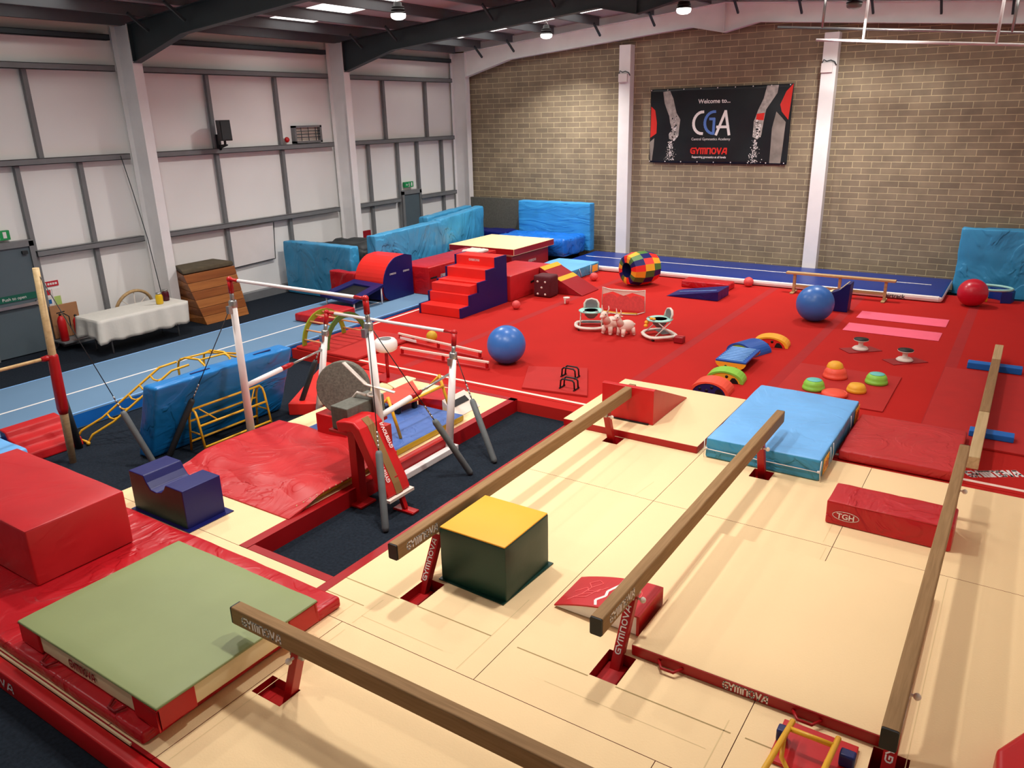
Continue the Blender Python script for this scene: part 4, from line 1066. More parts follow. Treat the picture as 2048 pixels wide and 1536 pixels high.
# balance discs on small boards
for (x, y, lab) in ((-2.24, 14.80, 'left-hand waisted balance disc with a black top'), (-1.46, 14.45, 'right-hand waisted balance disc with a black top')):
    t = thing('balance_disc', lab, 'balance toy', (x, y, RZ+.012))
    P(t, 'body', MB().lathe([(.13,.002),(.14,.02),(.11,.05),(.045,.07),(.04,.12),(.06,.15),(.12,.17),(.13,.185),(.001,.186)], (0,0,0), 26), 'offwhite', world=False)
    P(t, 'top_pad', MB().lathe([(.125,.187),(.125,.2),(.001,.201)], (0,0,0), 24), 'black', world=False, label='black rubber top')
    single('rubber_tile', MB().prism([(x-.34,y-.10),(x-.12,y-.34),(x+.36,y+.10),(x+.12,y+.30)], 'z', RZ+.0025, RZ+.012), 'darkred', 'dark red tile under the %s balance disc' % lab.split(' ')[0], 'tile', (x, y, RZ))
single('red_floor_mat', MB().box(-2.95,-1.36,11.66,13.45,RZ+.0025,RZ+.02), 'redthin', 'thin bright red mat under the stepping stones', 'mat', (-2.15, 12.6, RZ), bevel=.004)
for o in list(bpy.data.objects):
    if o.get('category') == 'stepping stone' and o.location.z < .25: o.location.z = RZ+.021
single('red_floor_mat', MB().box(-.82,1.3,10.9,14.35,RZ+.0025,RZ+.03), 'redthin', 'thin red mat under the low jointed floor beam', 'mat', (.2, 12.6, RZ), bevel=.004)

# low jointed floor beam
t = thing('floor_beam', 'low pale floor beam in three joined lengths on blue feet', 'balance beam', (-.12, 12.5, .22))
for a, b2, m in ((9.92,11.62,'paleY'),(11.64,14.35,'beam'),(14.37,15.3,'paleY')):
    P(t, 'section', MB().box(-.185,-.06,a,b2,.30,.46), m, bevel=.012)
for y in (11.32, 14.6):
    P(t, 'foot', MB().box(-.52 if y > 14 else -.25,.26,y-.09,y+.09,.222 if y < 14.3 else .194,.30), 'trackside', bevel=.01, label='blue foam foot')

# ------------------------------------------------------------------ toddler toys
def walker(x, y, rot, label, toy=False):
    t = thing('baby_walker', label, 'baby walker', (x, y, RZ), rot)
    n = 20; rg = []
    for i in range(n):
        a = 2*PI*i/n; c, s = math.cos(a), math.sin(a)
        k = 1/((abs(c)**3.2+abs(s)**3.2)**(1/3.2))
        rg.append((.28*c*k, .26*s*k, .085+.012*math.cos(2*a)))
    P(t, 'base_ring', MB().tube(rg, .036, 10, closed=True), 'offwhite', world=False)
    for sx, sy in ((1,1),(-1,1),(1,-1),(-1,-1)):
        P(t, 'wheel', MB().lathe([(.001,-.012),(.026,-.012),(.026,.012),(.001,.012)], (.22*sx,.21*sy,.030), 14, axis='x'), 'black', world=False)
    for sx in (-1, 1):
        P(t, 'strut', MB().tube([(.2*sx,-.16,.11),(.19*sx,.12,.42)], .011, 8).tube([(.2*sx,.16,.11),(.19*sx,-.10,.42)], .011, 8), 'offwhite', world=False)
    tr = [( .23*math.cos(2*PI*i/20), .20*math.sin(2*PI*i/20)) for i in range(20)]
    P(t, 'tray', MB().lathe([(.16,.41),(.22,.43),(.235,.455),(.21,.475),(.15,.46)], (0,0,0), 24), 'aqua', world=False, label='pale aqua tray')
    P(t, 'seat', MB().lathe([(.13,.46),(.12,.34),(.06,.26),(.001,.25)], (0,0,0), 20), 'greyfab', world=False)
    P(t, 'backrest', MB().tube([(-.13,.15,.45),(-.13,.18,.58),(-.09,.19,.66),(0,.195,.69),(.09,.19,.66),(.13,.18,.58),(.13,.15,.45)], .022, 10), 'offwhite', world=False)
    P(t, 'back_pad', MB().prism([(-.12,.44),(.12,.44),(.12,.58),(.08,.65),(0,.675),(-.08,.65),(-.12,.58)], 'y', .165, .19), 'greyfab', world=False)
    P(t, 'footboard', MB().box(-.17,.17,-.02,.12,.13,.15), 'greyfab', world=False)
    for sx in (-1, 1): P(t, 'tray_button', MB().ball((.11*sx,-.16,.475), (.04,.03,.016), 12), 'greyfab', world=False)
    if toy:
        P(t, 'play_arch', MB().ball((-.05,-.22,.38), .045, 12).ball((-.02,-.25,.31), .04, 12).ball((0.05,-.18,.50), .035, 10).ball((.1,-.15,.5), .03, 10), 'toyyel', world=False, label='yellow soft toys')
    t.scale = (1.1, 1.1, .82)
    return t
walker(-7.25, 13.85, .45, 'grey and aqua baby walker facing the camera, left of the two hopper toys')
walker(-5.75, 13.85, -.75, 'grey and aqua baby walker turned sideways with yellow toys, right of the hopper toys', True)
def hopper(x, y, rot, label, k=1.):
    """inflatable animal with horns: body, four stub legs, neck and head as one skin"""
    t = thing('hopper_toy', label, 'hopper toy', (x, y, RZ), rot)
    g = MB()
    g.ball((0,.06,.22), (.125,.20,.125), 24)
    for sx, sy in ((1,1),(-1,1),(1,-1),(-1,-1)):
        g.tube([(.07*sx,.06+.12*sy,.17),(.085*sx,.06+.14*sy,.04)], [.05,.042], 10).ball((.087*sx,.06+.145*sy,.038), .038, 10)
    g.tube([(0,-.08,.26),(0,-.14,.36),(0,-.16,.42)], [.085,.065,.06], 12)
    g.ball((0,-.18,.43), (.07,.085,.068), 18).ball((0,-.25,.405), (.045,.045,.038), 12)
    for sx in (-1, 1):
        g.tube([(.05*sx,-.15,.48),(.085*sx,-.14,.55),(.08*sx,-.15,.61)], [.018,.013,.005], 8)
        g.tube([(.06*sx,-.13,.46),(.12*sx,-.12,.47)], [.02,.008], 8)
    g.ball((0,.27,.22), .03, 8)
    for v in range(len(g.v)): g.v[v] = tuple(c*k for c in g.v[v])
    P(t, 'body', g, 'hopper', world=False)
    P(t, 'eye', MB().ball((.06*k,-.215*k,.445*k), .013*k, 8).ball((-.06*k,-.215*k,.445*k), .013*k, 8), 'black', world=False)
    P(t, 'muzzle', MB().ball((0,-.285*k,.40*k), (.032*k,.02*k,.022*k), 10), 'offwhite', world=False)
    return t
hopper(-6.72, 13.62, -.15, 'pale inflatable hopper animal with tall ears, the left of the pair', 1.0)
hopper(-6.40, 13.62, -.5, 'pale inflatable hopper animal in front at the right of the pair', .92)
t = thing('toy_goal', 'small white-framed net goal with a red heart backing and yellow edge', 'toy goal', (-7.3, 15.4, RZ), .12)
P(t, 'frame', MB().tube([(-.5,.1,.01),(-.49,.1,.5),(-.3,.1,.46),(0,.1,.45),(.3,.1,.46),(.49,.1,.5),(.5,.1,.01)], .013, 8).tube([(-.5,.1,.01),(-.4,-.22,.02),(0,-.3,.02),(.4,-.22,.02),(.5,.1,.01)], .012, 8), 'offwhite', world=False)
P(t, 'net', MB().prism([(-.49,.48),(.49,.48),(.49,.36),(.2,.42),(0,.34),(-.25,.42),(-.49,.34)], 'y', .10, .106), 'hopper', world=False, label='pale net')
g = MB()
for cx in (-.3, 0, .3): g.prism([(cx+.18*math.cos(PI*i/10), .20+.16*math.sin(PI*i/10)) for i in range(11)]+[(cx-.18,.02),(cx+.18,.02)], 'y', .112+.001*cx, .118+.001*cx)
P(t, 'heart_panel', g, 'ballpink', world=False, label='red heart shaped fabric')
P(t, 'yellow_edge', MB().tube([(-.42,-.2,.03),(0,-.28,.03),(.42,-.2,.03)], .022, 8), 'ballyel', world=False)
t = thing('toy_drum', 'small white and red patterned pot beside the ramp', 'toy', (-8.76, 15.5, RZ))
P(t, 'pot', MB().lathe([(.05,.004),(.075,.13),(.001,.13)], (0,0,0), 20), 'ballpink', world=False)
P(t, 'rim', MB().lathe([(.076,.13),(.08,.155),(.001,.156)], (0,0,0), 20), 'offwhite', world=False)
P(t, 'figure', MB().box(-.015,.015,-.078,-.07,.02,.13).box(-.03,.03,-.079,-.07,.11,.13), 'offwhite', world=False)
t = thing('toy_cube', 'small red block by the right-hand baby walker', 'toy', (-5.26, 13.68, RZ))
P(t, 'block', MB().box(-.09,.09,-.08,.08,.004,.13), 'darkred', world=False, bevel=.02)
P(t, 'strap', MB().bar((-.08,0,.132),(.08,0,.14),.02,.006), 'ballpink', world=False)
t = thing('pop_up_cube', 'dark maroon mesh cube with white spots beside the striped ramp', 'toy cube', (-9.62, 16.0, RZ))
P(t, 'cube', soft(-9.86,-9.38,15.80,16.22,RZ+.003,.72,.06,.1,.01,4,3), 'maroon')
g = MB()
for a, b in ((-.11,.38),(.10,.38),(0,.24),(-.11,.08),(.10,.08)): g.lathe([(.001,-.205),(.028,-.205),(.028,-.198)], (-9.62+a,16.0,RZ+b), 14, axis='y')
P(t, 'spot', g, 'offwhite', label='white spot')

# patchwork barrel lying down
t = thing('patchwork_barrel', 'soft patchwork barrel in red, blue, green and yellow lying on its side', 'soft barrel', (-8.15, 18.2, RZ), math.radians(-27))
cols = ['redflat', 'toyblue', 'dkgreen', 'yellow']
cols = ['redbright', 'navy', 'dgreen', 'yellow']
n = 16; ri = .19; ry = [(-.42,.30),(-.40,.36),(-.14,.43),(.14,.43),(.40,.36),(.42,.30)]
for k in range(4):
    g = MB()
    for i in range(n):
        for j in range(len(ry)-1):
            band = 0 if j < 2 else (1 if j == 2 else 2)
            if (i+band*3) % 4 != k: continue
            a0, a1 = 2*PI*i/n, 2*PI*(i+1)/n
            q = [(r*math.cos(a), y, .43+r*math.sin(a)) for (y, r) in (ry[j], ry[j+1]) for a in (a0, a1)]
            g.add([q[0], q[2], q[3], q[1]], [(0,1,2,3)])
        for j, (ya, yb) in enumerate(((-.42, -.42), (.42, .42))):
            if (i+j*2) % 4 != k: continue
            a0, a1 = 2*PI*i/n, 2*PI*(i+1)/n; e = .006
            q = [(ri*math.cos(a0),ya,.43+ri*math.sin(a0)),(.30*math.cos(a0),ya,.43+.30*math.sin(a0)),(.30*math.cos(a1),ya,.43+.30*math.sin(a1)),(ri*math.cos(a1),ya,.43+ri*math.sin(a1))]
            g.add(q, [(0,1,2,3)])
    P(t, 'patch_panel', g, cols[k], world=False)
g = MB()
for i in range(n):
    a0, a1 = 2*PI*i/n, 2*PI*(i+1)/n
    g.add([(ri*math.cos(a0),-.42,.43+ri*math.sin(a0)),(ri*math.cos(a1),-.42,.43+ri*math.sin(a1)),(ri*math.cos(a1),.42,.43+ri*math.sin(a1)),(ri*math.cos(a0),.42,.43+ri*math.sin(a0))], [(0,1,2,3)], 0, True)
P(t, 'tunnel_lining', g, 'toynavy', world=False)

# blue wedge, thin red pad, notched wedge, bench, basket
t = thing('foam_wedge', 'low shiny navy wedge in front of the inflatable track', 'wedge', (-6.3, 17.7, RZ))
P(t, 'cover', MB().prism([(-7.05,.193),(-5.78,.193),(-5.78,.42),(-6.9,.235)], 'y', 17.32, 18.08), 'navyblk', bevel=.012)
P(t, 'top_stripe', MB().bar((-6.85,17.68,.252),(-5.9,17.55,.402),.04,.004), 'toyblue2')
t = thing('thin_pad', 'shiny thin red pad behind the navy wedge', 'mat', (-6.5, 18.75, RZ))
P(t, 'cover', soft(-7.12,-5.92,18.45,18.95,RZ+.003,.36,.03,.1,.012,4,3), 'redwr')
t = thing('foam_wedge', 'navy scooped foam seat right of the far blue ball', 'wedge', (-3.2, 17.75, RZ))
P(t, 'cover', MB().prism([(-3.55,.193),(-3.02,.193),(-3.0,.82),(-3.08,.80),(-3.22,.66),(-3.36,.60),(-3.55,.52)], 'y', 17.58, 17.92), 'navy', bevel=.012)
P(t, 'cream_rim', MB().bar((-3.52,17.75,.545),(-3.38,17.75,.605),.3,.012).bar((-3.22,17.75,.67),(-3.08,17.75,.81),.3,.012), 'cream2', label='cream inner face')
t = thing('wooden_bench', 'narrow pale wooden bench in front of the inflatable track', 'bench', (-3.55, 19.05, RZ))
P(t, 'top_rail', MB().box(-4.72,-2.32,18.98,19.14,.64,.69), 'tanpaint', bevel=.01)
P(t, 'lower_rail', MB().box(-4.55,-2.5,19.03,19.09,.33,.39), 'tanpaint', bevel=.008)
for x in (-4.52, -3.5, -2.52):
    P(t, 'leg', MB().box(x-.03,x+.03,19.02,19.10,RZ+.004,.64), 'tanpaint', bevel=.006)
    P(t, 'foot', MB().box(x-.04,x+.04,18.85,19.26,RZ+.003,RZ+.035), 'tanpaint', bevel=.006)
t = thing('toy_basket', 'turquoise rimmed ring seat with a yellow print behind the crimson ball', 'toy', (-.55, 20.25, RZ))
P(t, 'rim', MB().tube([(-.55+.44*math.cos(2*PI*i/24), 20.25+.30*math.sin(2*PI*i/24), .47) for i in range(24)], .03, 8, closed=True), 'aqua')
P(t, 'panel', MB().box(-.9,-.55,20.02,20.04,RZ+.004,.46), 'juiceyel', label='yellow printed panel')
P(t, 'side', MB().prism([(-.3,20.0),(-.1,20.06),(-.05,20.3),(-.3,20.5),(-.55,20.5),(-.32,20.3)], 'z', RZ+.003, .44), 'airblue')

# inflatable air track along the far wall
t = thing('air_track', 'long dark blue inflatable track with a white side along the brick wall', 'air track', (-6.5, 20.9, RZ-.19))
g = soft(-11.2, -1.38, 19.42, 21.62, RZ+.003, .345, .07, .5, 0, 1, 1, 0, 1, rings=4)
P(t, 'body', g, ['airblue', 'whitevinyl'])
P(t, 'side_wall', MB().prism([(19.45,.20),(19.41,.22),(19.40,.27),(19.41,.315),(19.45,.335)][::-1], 'x', -11.1, -1.46), 'whitevinyl', label='white side')
P(t, 'centre_line', MB().box(-11.0,-1.75,20.62,20.68,.3455,.3465), 'whitevinyl', label='white line')
P(t, 'lettering', on(font('airtrack', .13, 'LEFT', bold=True), (-2.55, 19.40, .225), (1,0,0), (0,0,1), .004), 'darksteel', label='grey lettering')
# far-left stack: crash mats against the brick wall
t = thing('crash_mat', 'bright blue crash mat leaning upright against the brick wall', 'crash mat', (-12.6, 21.6, .35))
P(t, 'cover', soft(-13.85,-11.25,21.35,21.66,.36,1.80,.04,.12,.012,3,5), 'bluesmooth')
t = thing('crash_mat', 'sagging deep blue crash mat lying below the upright one', 'crash mat', (-12.2, 20.8, .35))
P(t, 'cover', soft(-13.8,-11.35,20.0,21.3,.35,.90,.12,.10,.05,2.0,15), 'bluedeep')
t = thing('crash_mat', 'crumpled navy crash mat beside the grey board in the far corner', 'crash mat', (-15, 21, 0))
P(t, 'cover', soft(-16.1,-14.0,20.85,21.6,.004,.85,.10,.12,.04,2,25), 'navyblk')
single('grey_board', MB().box(-16.0,-12.7,21.72,21.80,.004,1.80), 'foamdark', 'dark grey carpeted board standing in the far corner', 'board', (-14.4, 21.76, 0), bevel=.01)
single('grey_board', MB().box(-13.9,-11.9,21.84,21.90,.004,1.70), 'maroon', 'dark maroon board edge showing behind the grey board', 'board', (-13, 21.87, 0), bevel=.01)
# blue mat at far right
t = thing('crash_mat', 'big creased blue crash mat standing against the brick wall at far right', 'crash mat', (-.3, 21.7, 0))
P(t, 'cover', soft(-1.36,1.6,21.45,21.80,.004,1.60,.04,.10,.03,2.4,31), 'blue')
# row of standing blue mats at left
def stand(p, q, h, label, m='blue', th=.3, seed=1., z0=.004):
    p = Vector((*p, 0)); q = Vector((*q, 0)); L = (q-p).length; a = math.atan2(q.y-p.y, q.x-p.x)
    t = thing('crash_mat', label, 'crash mat', (p.x, p.y, 0), a)
    P(t, 'cover', soft(0, L, 0, th, z0, h, .04, .10, .022, 2.4, seed), m, world=False)
    return t
stand((-16.45,13.9), (-13.95,13.86), 1.38, 'creased blue crash mat on edge across the carpet, nearest the wooden box', seed=3)
stand((-13.35,14.15), (-13.62,17.1), 1.66, 'first of two blue crash mats on edge in line behind the red blocks', seed=5, z0=.255)
stand((-13.72,17.2), (-14.6,20.5), 1.68, 'second of two blue crash mats on edge in line, farther from the camera', seed=9, z0=.255)
stand((-14.5,17.6), (-15.2,20.7), 1.66, 'blue crash mat with a tan corner just behind the farther standing mat', seed=12)

# ------------------------------------------------------------------ red soft-play by the stairs
t = thing('foam_stairs', 'five red foam steps with navy sides', 'foam stairs', (-10.5, 14.2, RZ))
ys = [13.18, 13.52, 13.86, 14.20, 14.57, 15.0]; zs = [.41, .635, .86, 1.085, 1.31]
pr = [(ys[0],.194)]
for i in range(5): pr += [(ys[i], zs[i]), (ys[i+1], zs[i])]
pr = [(ys[0],.194)]+sum([[(ys[i], zs[i]), (ys[i+1], zs[i])] for i in range(5)], [])+[(ys[5],.194)]
for i in range(5):
    P(t, 'step', MB().box(-11.22,-10.13,ys[i]+.004,ys[-1] if i == 4 else ys[i+1]+.30 if i < 4 else ys[i+1], .194 if i == 0 else zs[i-1]-.04, zs[i]), 'redbright', bevel=.012, label=None)
g = MB()
g.prism(pr, 'x', -10.13, -10.08)
P(t, 'side_panel', g, 'navy', label='navy side')
g = MB(); g.prism(pr, 'x', -11.27, -11.22); P(t, 'side_panel', g, 'navy', label='navy side')
P(t, 'core', MB().box(-11.21,-10.14,13.6,14.99,.194,.82), 'redbright')
P(t, 'wordmark', on(wordmark(width=.3, height=.05), (-10.85, 14.57+.004, 1.19), (1,0,0), (0,0,1), .003), 'white')
t = thing('foam_block', 'red foam block behind the red stairs', 'foam block', (-10.5, 16, RZ))
P(t, 'cover', soft(-11.1,-10.02,15.05,16.92,.194,.80,.02,.2,.006,2,2), 'redblk')
P(t, 'handle', MB().bar((-10.015,15.95,.5),(-10.015,16.2,.53),.012,.04), 'black')
t = thing('foam_ramp', 'dark red foam ramp with three yellow stripes', 'wedge', (-9.5, 17, RZ))
a = (-10.0, .80); b2 = (-8.82, .20)
P(t, 'cover', MB().prism([(-10.0,.194),(-8.80,.194),(-8.80,.21),(-10.0,.80)], 'y', 16.35, 17.2), 'darkred', bevel=.008)
for k in (.06, .45, .9):
    x, z = a[0]+(b2[0]-a[0])*k, a[1]+(b2[1]-a[1])*k
    P(t, 'stripe', MB().bar((x,16.35,z+.006),(x,17.2,z+.006),.15,.008,up=(.45,0,.9)), 'yellow', label='yellow stripe')
t = thing('crash_mat', 'light blue crash mat behind the striped ramp', 'crash mat', (-10.5, 18.6, RZ))
P(t, 'cover', soft(-11.2,-9.90,17.62,19.36,.194,.47,.03,.15,.01,2,4,0,1), ['sky', 'skyside'])
P(t, 'care_label', MB().box(-9.904,-9.894,18.95,19.27,.24,.42), 'yellow', label='yellow printed label')
P(t, 'rope', MB().tube([(-9.89,18.2,.45),(-9.885,18.3,.22)], .008, 6).tube([(-9.89,18.85,.45),(-9.885,18.8,.22)], .008, 6), 'white')
# springboard box with cream lid
t = thing('foam_platform', 'dark red platform with a cream lid beside the red stairs', 'platform', (-13, 19, 0))
P(t, 'base', MB().box(-13.74,-11.75,17.75,19.7,.004,.70), 'darkred', bevel=.02)
P(t, 'middle_board', MB().box(-13.76,-11.74,17.72,19.68,.71,.76), 'cream2', bevel=.006, label='cream layer')
P(t, 'lid', MB().box(-13.79,-11.58,17.6,19.74,.77,.945,1,0), ['cream', 'redside'], bevel=.01, label='cream lid with red edge')
P(t, 'wordmark', on(wordmark(width=.4, height=.06), (-12.9, 17.6, .83), (1,0,0), (0,0,1), .003), 'white')
P(t, 'wordmark', on(wordmark(width=.4, height=.07), (-11.75, 18.6, .42), (0,1,0), (0,0,1), .003), 'white')
# long red blocks
t = thing('foam_block', 'long dark red block lying on the blue track between the round trainer and the stairs', 'foam block', (-12.5, 15.5, .25))
P(t, 'cover', soft(-13.05,-12.02,14.5,17.4,.254,.93,.02,.25,.006,2,8), 'red')
P(t, 'handle', MB().bar((-12.015,14.55,.66),(-12.015,14.8,.66),.012,.04).bar((-12.015,16.1,.66),(-12.015,16.35,.66),.012,.04), 'black')
P(t, 'wordmark', on(wordmark(width=.34, height=.08), (-12.02, 14.95, .62), (0,1,0), (0,0,1), .004), 'white')
t = thing('white_strap', 'white strap bundle lying at the end of the long red block', 'strap', (-12.3, 16.9, .93))
P(t, 'bundle', soft(-12.6,-12.05,16.6,17.1,.93,1.01,.03,.06,.02,8,2), 'offwhite')
t = thing('round_trainer', 'round backed red and navy foam tumbling trainer on the blue track', 'tumbling trainer', (-12.9, 13.9, .25))
cy, cz, rr = 14.3, .62, .0
pr = [(14.45,.254)]+[(14.45,1.22),(14.2,1.28)]+[(14.06-.62*math.sin(a)*1.08, .62+.66*math.cos(a)) for a in [math.radians(8*k) for k in range(2, 12)]]+[(13.38,.50),(13.42,.38),(13.55,.27),(13.6,.254)]
P(t, 'cover', MB().prism(pr[::-1], 'x', -13.42, -12.52), 'redbright', bevel=.01, label='red curved cover')
pr2 = [(y*.985+.015*14, z*.985+.0) if 0 else (y, z) for y, z in pr]
P(t, 'side_panel', MB().prism(pr2[::-1], 'x', -12.515, -12.49), 'navy', bevel=.004, label='navy side')
P(t, 'front_panel', MB().box(-13.40,-12.54,13.36,13.42,.30,.66), 'navy', bevel=.01, label='navy front')
for y in (13.62, 14.1): P(t, 'wordmark', on(wordmark(width=.22, height=.04), (-12.49, y, .86), (0,1,0), (0,0,1), .003), 'white')
t = thing('mini_trampoline', 'navy padded sloping mini trampoline on white legs in front of the round trainer', 'trampoline', (-13, 12.9, .25))
fr = [(-13.75,12.55,.50),(-12.45,12.30,.50),(-12.4,13.3,.72),(-13.4,13.36,.74)]
def lerp(a, b, k): return tuple(a[i]+(b[i]-a[i])*k for i in range(3))
cen = tuple(sum(q[i] for q in fr)/4 for i in range(3))
inn = [lerp(q, cen, .42) for q in fr]
g = MB(); dz = .07
for i in range(4):
    j = (i+1) % 4
    bq = [fr[i], fr[j], inn[j], inn[i]]
    g.hexa([(q[0],q[1],q[2]-dz) for q in bq], bq)
P(t, 'pad', g, 'navy', bevel=.01)
P(t, 'bed', MB().hexa([(q[0],q[1],q[2]-.06) for q in inn], [(q[0],q[1],q[2]-.045) for q in inn]), 'black')
for q in ((-13.6,12.6,.46),(-12.5,12.38,.46),(-12.45,13.25,.66),(-13.3,13.3,.66)):
    P(t, 'leg', MB().tube([(q[0],q[1],.258),(q[0],q[1],q[2]-.03)], .018, 8), 'white')
t = thing('red_pad', 'dark red pad lying on the blue track in front of the mini trampoline', 'mat', (-12.7, 11.8, .25))
P(t, 'cover', soft(-13.05,-12.28,11.12,12.2,.254,.42,.03,.12,.01,3,6), 'red')
t = thing('folded_mat', 'crumpled red mat leaning behind the mini trampoline', 'mat', (-13.9, 13.5, 0))
P(t, 'cover', soft(-14.3,-13.45,13.42,13.66,.254,.86,.03,.08,.02,4,16), 'redwr')

# ------------------------------------------------------------------ along the left wall
t = thing('refreshment_table', 'folding table with grey legs under a white cloth by the wall', 'table', (-15.4, 8.9, 0))
P(t, 'tabletop', MB().box(-15.78,-15.02,7.95,9.85,.70,.73), 'offwhite', bevel=.006)
for x, y in ((-15.7,8.15),(-15.1,8.15),(-15.7,9.65),(-15.1,9.65)):
    P(t, 'leg', MB().tube([(x,y,.004),(x,y,.70)], .017, 8), 'girt')
# draped cloth: top plus wavy skirt
g = MB(); X0, X1, Y0, Y1, zt = -15.82, -14.98, 7.90, 9.90, .738
per = []
def side_pts(a, b, n):
    return [(a[0]+(b[0]-a[0])*i/n, a[1]+(b[1]-a[1])*i/n) for i in range(n)]
per = side_pts((X0,Y0),(X1,Y0),12)+side_pts((X1,Y0),(X1,Y1),30)+side_pts((X1,Y1),(X0,Y1),12)+side_pts((X0,Y1),(X0,Y0),30)
rows = 7; n = len(per); vs = []
for r in range(rows+1):
    for i, (x, y) in enumerate(per):
        k = r/rows; dx = (1 if x >= X1-1e-6 else -1 if x <= X0+1e-6 else 0); dy = (1 if y >= Y1-1e-6 else -1 if y <= Y0+1e-6 else 0)
        wv = .035*k*math.sin(i*1.15)+.02*k*math.sin(i*.53+2)
        drop = .46 if not (dy == -1) else .34+.12*abs((x-X0)/(X1-X0)-.5)*2
        vs.append((x+dx*(.02*k+wv), y+dy*(.03*k+wv), zt-drop*k+.012*k*math.sin(i*.9)))
g.add(vs, [(r*n+i, (r+1)*n+i, (r+1)*n+(i+1)%n, r*n+(i+1)%n) for r in range(rows) for i in range(n)], 0, True)
g.add([(x,y,zt) for x, y in per], [tuple(range(n))])
c = single('tablecloth', g, 'cloth', 'white cloth draped over the folding table by the wall', 'tablecloth', (-15.4, 8.9, .73))
sm = c.modifiers.new('thick', 'SOLIDIFY'); sm.thickness = .004; sm.offset = 1
def jar(x, y, m, label):
    t = thing('drinks_jar', label, 'jar', (x, y, .742))
    P(t, 'jar', MB().lathe([(.065,.002),(.075,.02),(.075,.17),(.06,.20),(.055,.215),(.001,.215)], (0,0,0), 24), m, world=False)
    P(t, 'lid', MB().lathe([(.06,.216),(.062,.245),(.001,.25)], (0,0,0), 20), 'chrome', world=False)
jar(-15.25, 9.42, 'juiceyel', 'glass jar of yellow drink on the white tablecloth')
jar(-15.42, 9.68, 'juicered', 'glass jar of dark red drink on the white tablecloth')
t = thing('wooden_hoop', 'pale wooden hoop with a rope web leaning on the wall behind the table', 'hoop', (-16.4, 9.5, 0))
P(t, 'rim', MB().tube([(-16.42+.1*math.sin(a), 9.52+.44*math.cos(a), .46+.44*math.sin(a)) for a in [i*PI/16 for i in range(32)]], .035, 8, closed=True), 'tanpaint')
P(t, 'web', MB().tube([(-16.40,9.1,.46),(-16.40,9.94,.46)], .01, 6).tube([(-16.42,9.52,.05),(-16.34,9.52,.88)], .01, 6).tube([(-16.42,9.22,.2),(-16.36,9.82,.74)], .01, 6).tube([(-16.42,9.82,.2),(-16.36,9.22,.74)], .01, 6), 'offwhite', label='web of pale rope')
# vault box
t = thing('vaulting_box', 'sloping wooden vaulting box with a worn suede top beside the table', 'vaulting box', (-15.9, 11.2, 0))
def vb(z0, z1, m, g):
    k = lambda z: (z/1.22)
    def sec(z): s = k(z); return [(-16.42+.12*s,10.58-.36*s*0+.0),(-15.36-.18*s,10.55-.30*s+.0),(-15.36-.18*s,11.72-.10*s),(-16.42+.12*s,11.72-.10*s)]
    a, b3 = sec(z0), sec(z1)
    g.hexa([(x,y,z0) for x, y in a], [(x,y,z1) for x, y in b3]); return g
for i in range(6):
    z0 = .004+.196*i; P(t, 'section', vb(z0, z0+.188, 0, MB()), 'vaultwood' if i % 2 == 0 else 'vaultwood2', bevel=.006)
P(t, 'padded_top', vb(1.185, 1.29, 0, MB()), 'suede', bevel=.04, seg=3, label='worn brown suede top')
g = MB()
for zz in (.5, .9): g.box(-16.3,-16.1,10.36,10.40,zz,zz+.04)
# extinguishers, board, signs
t = thing('fire_extinguisher', 'red fire extinguisher standing beside the left door', 'fire extinguisher', (-16.2, 7.76, .2))
P(t, 'cylinder', MB().lathe([(.06,.20),(.08,.22),(.08,.62),(.05,.70),(.02,.73),(.001,.74)], (-16.2,7.80,0), 20), 'redflat')
P(t, 'valve', MB().lathe([(.02,.73),(.03,.76),(.001,.78)], (-16.2,7.80,0), 12).bar((-16.2,7.74,.79),(-16.2,7.9,.80),.02,.02), 'black')
P(t, 'hose', MB().tube([(-16.18,7.86,.77),(-16.12,7.93,.70),(-16.13,7.93,.45)], .012, 6), 'black')
t = thing('fire_extinguisher', 'second red fire extinguisher half hidden by the tablecloth', 'fire extinguisher', (-16.25, 8.12, .2))
P(t, 'cylinder', MB().lathe([(.05,.20),(.065,.22),(.065,.56),(.03,.62),(.001,.64)], (-16.25,8.12,0), 18), 'redflat')
P(t, 'valve', MB().lathe([(.02,.63),(.03,.67),(.001,.69)], (-16.25,8.12,0), 12), 'black')
single('plywood_board', MB().box(-16.48,-16.44,7.74,8.30,.22,.90), 'plywood', 'brown plywood board behind the fire extinguishers', 'board', (-16.46, 8.0, .2), bevel=.004)
single('wall_shelf', MB().box(-16.5,-16.05,7.7,8.32,.165,.2), 'girt', 'grey ledge the fire extinguishers stand on', 'ledge', (-16.3, 8.0, .18), bevel=.004)
def sign(y0, y1, z0, z1, m, label, marks, mm='white'):
    t = thing('safety_sign', label, 'sign', (-16.68, y0, z0))
    P(t, 'plate', MB().box(-16.695,-16.685,y0,y1,z0,z1), m)
    g = MB()
    for a, b3, c, d in marks: g.box(-16.685,-16.683,y0+(y1-y0)*a,y0+(y1-y0)*b3,z0+(z1-z0)*c,z0+(z1-z0)*d)
    P(t, 'print', g, mm)
sign(7.83,8.14,1.25,1.36,'signred','red fire action sign above the other safety signs',[(.05,.2,.2,.8),(.28,.4,.3,.7),(.44,.56,.3,.7),(.6,.72,.3,.7),(.76,.9,.3,.7)])
sign(7.83,7.96,1.02,1.2,'whitevinyl','white sign with a dark red panel beside the left door',[(.1,.9,.35,.95)],'signred')
sign(7.98,8.14,.84,1.2,'whitevinyl','tall white and lime sign right of the blue sign',[(.08,.92,.04,.55)],'signlime')
sign(7.80,7.94,.86,1.0,'whitevinyl','small blue and white sign below the dark red one',[(.05,.95,.3,.95)],'signblue')
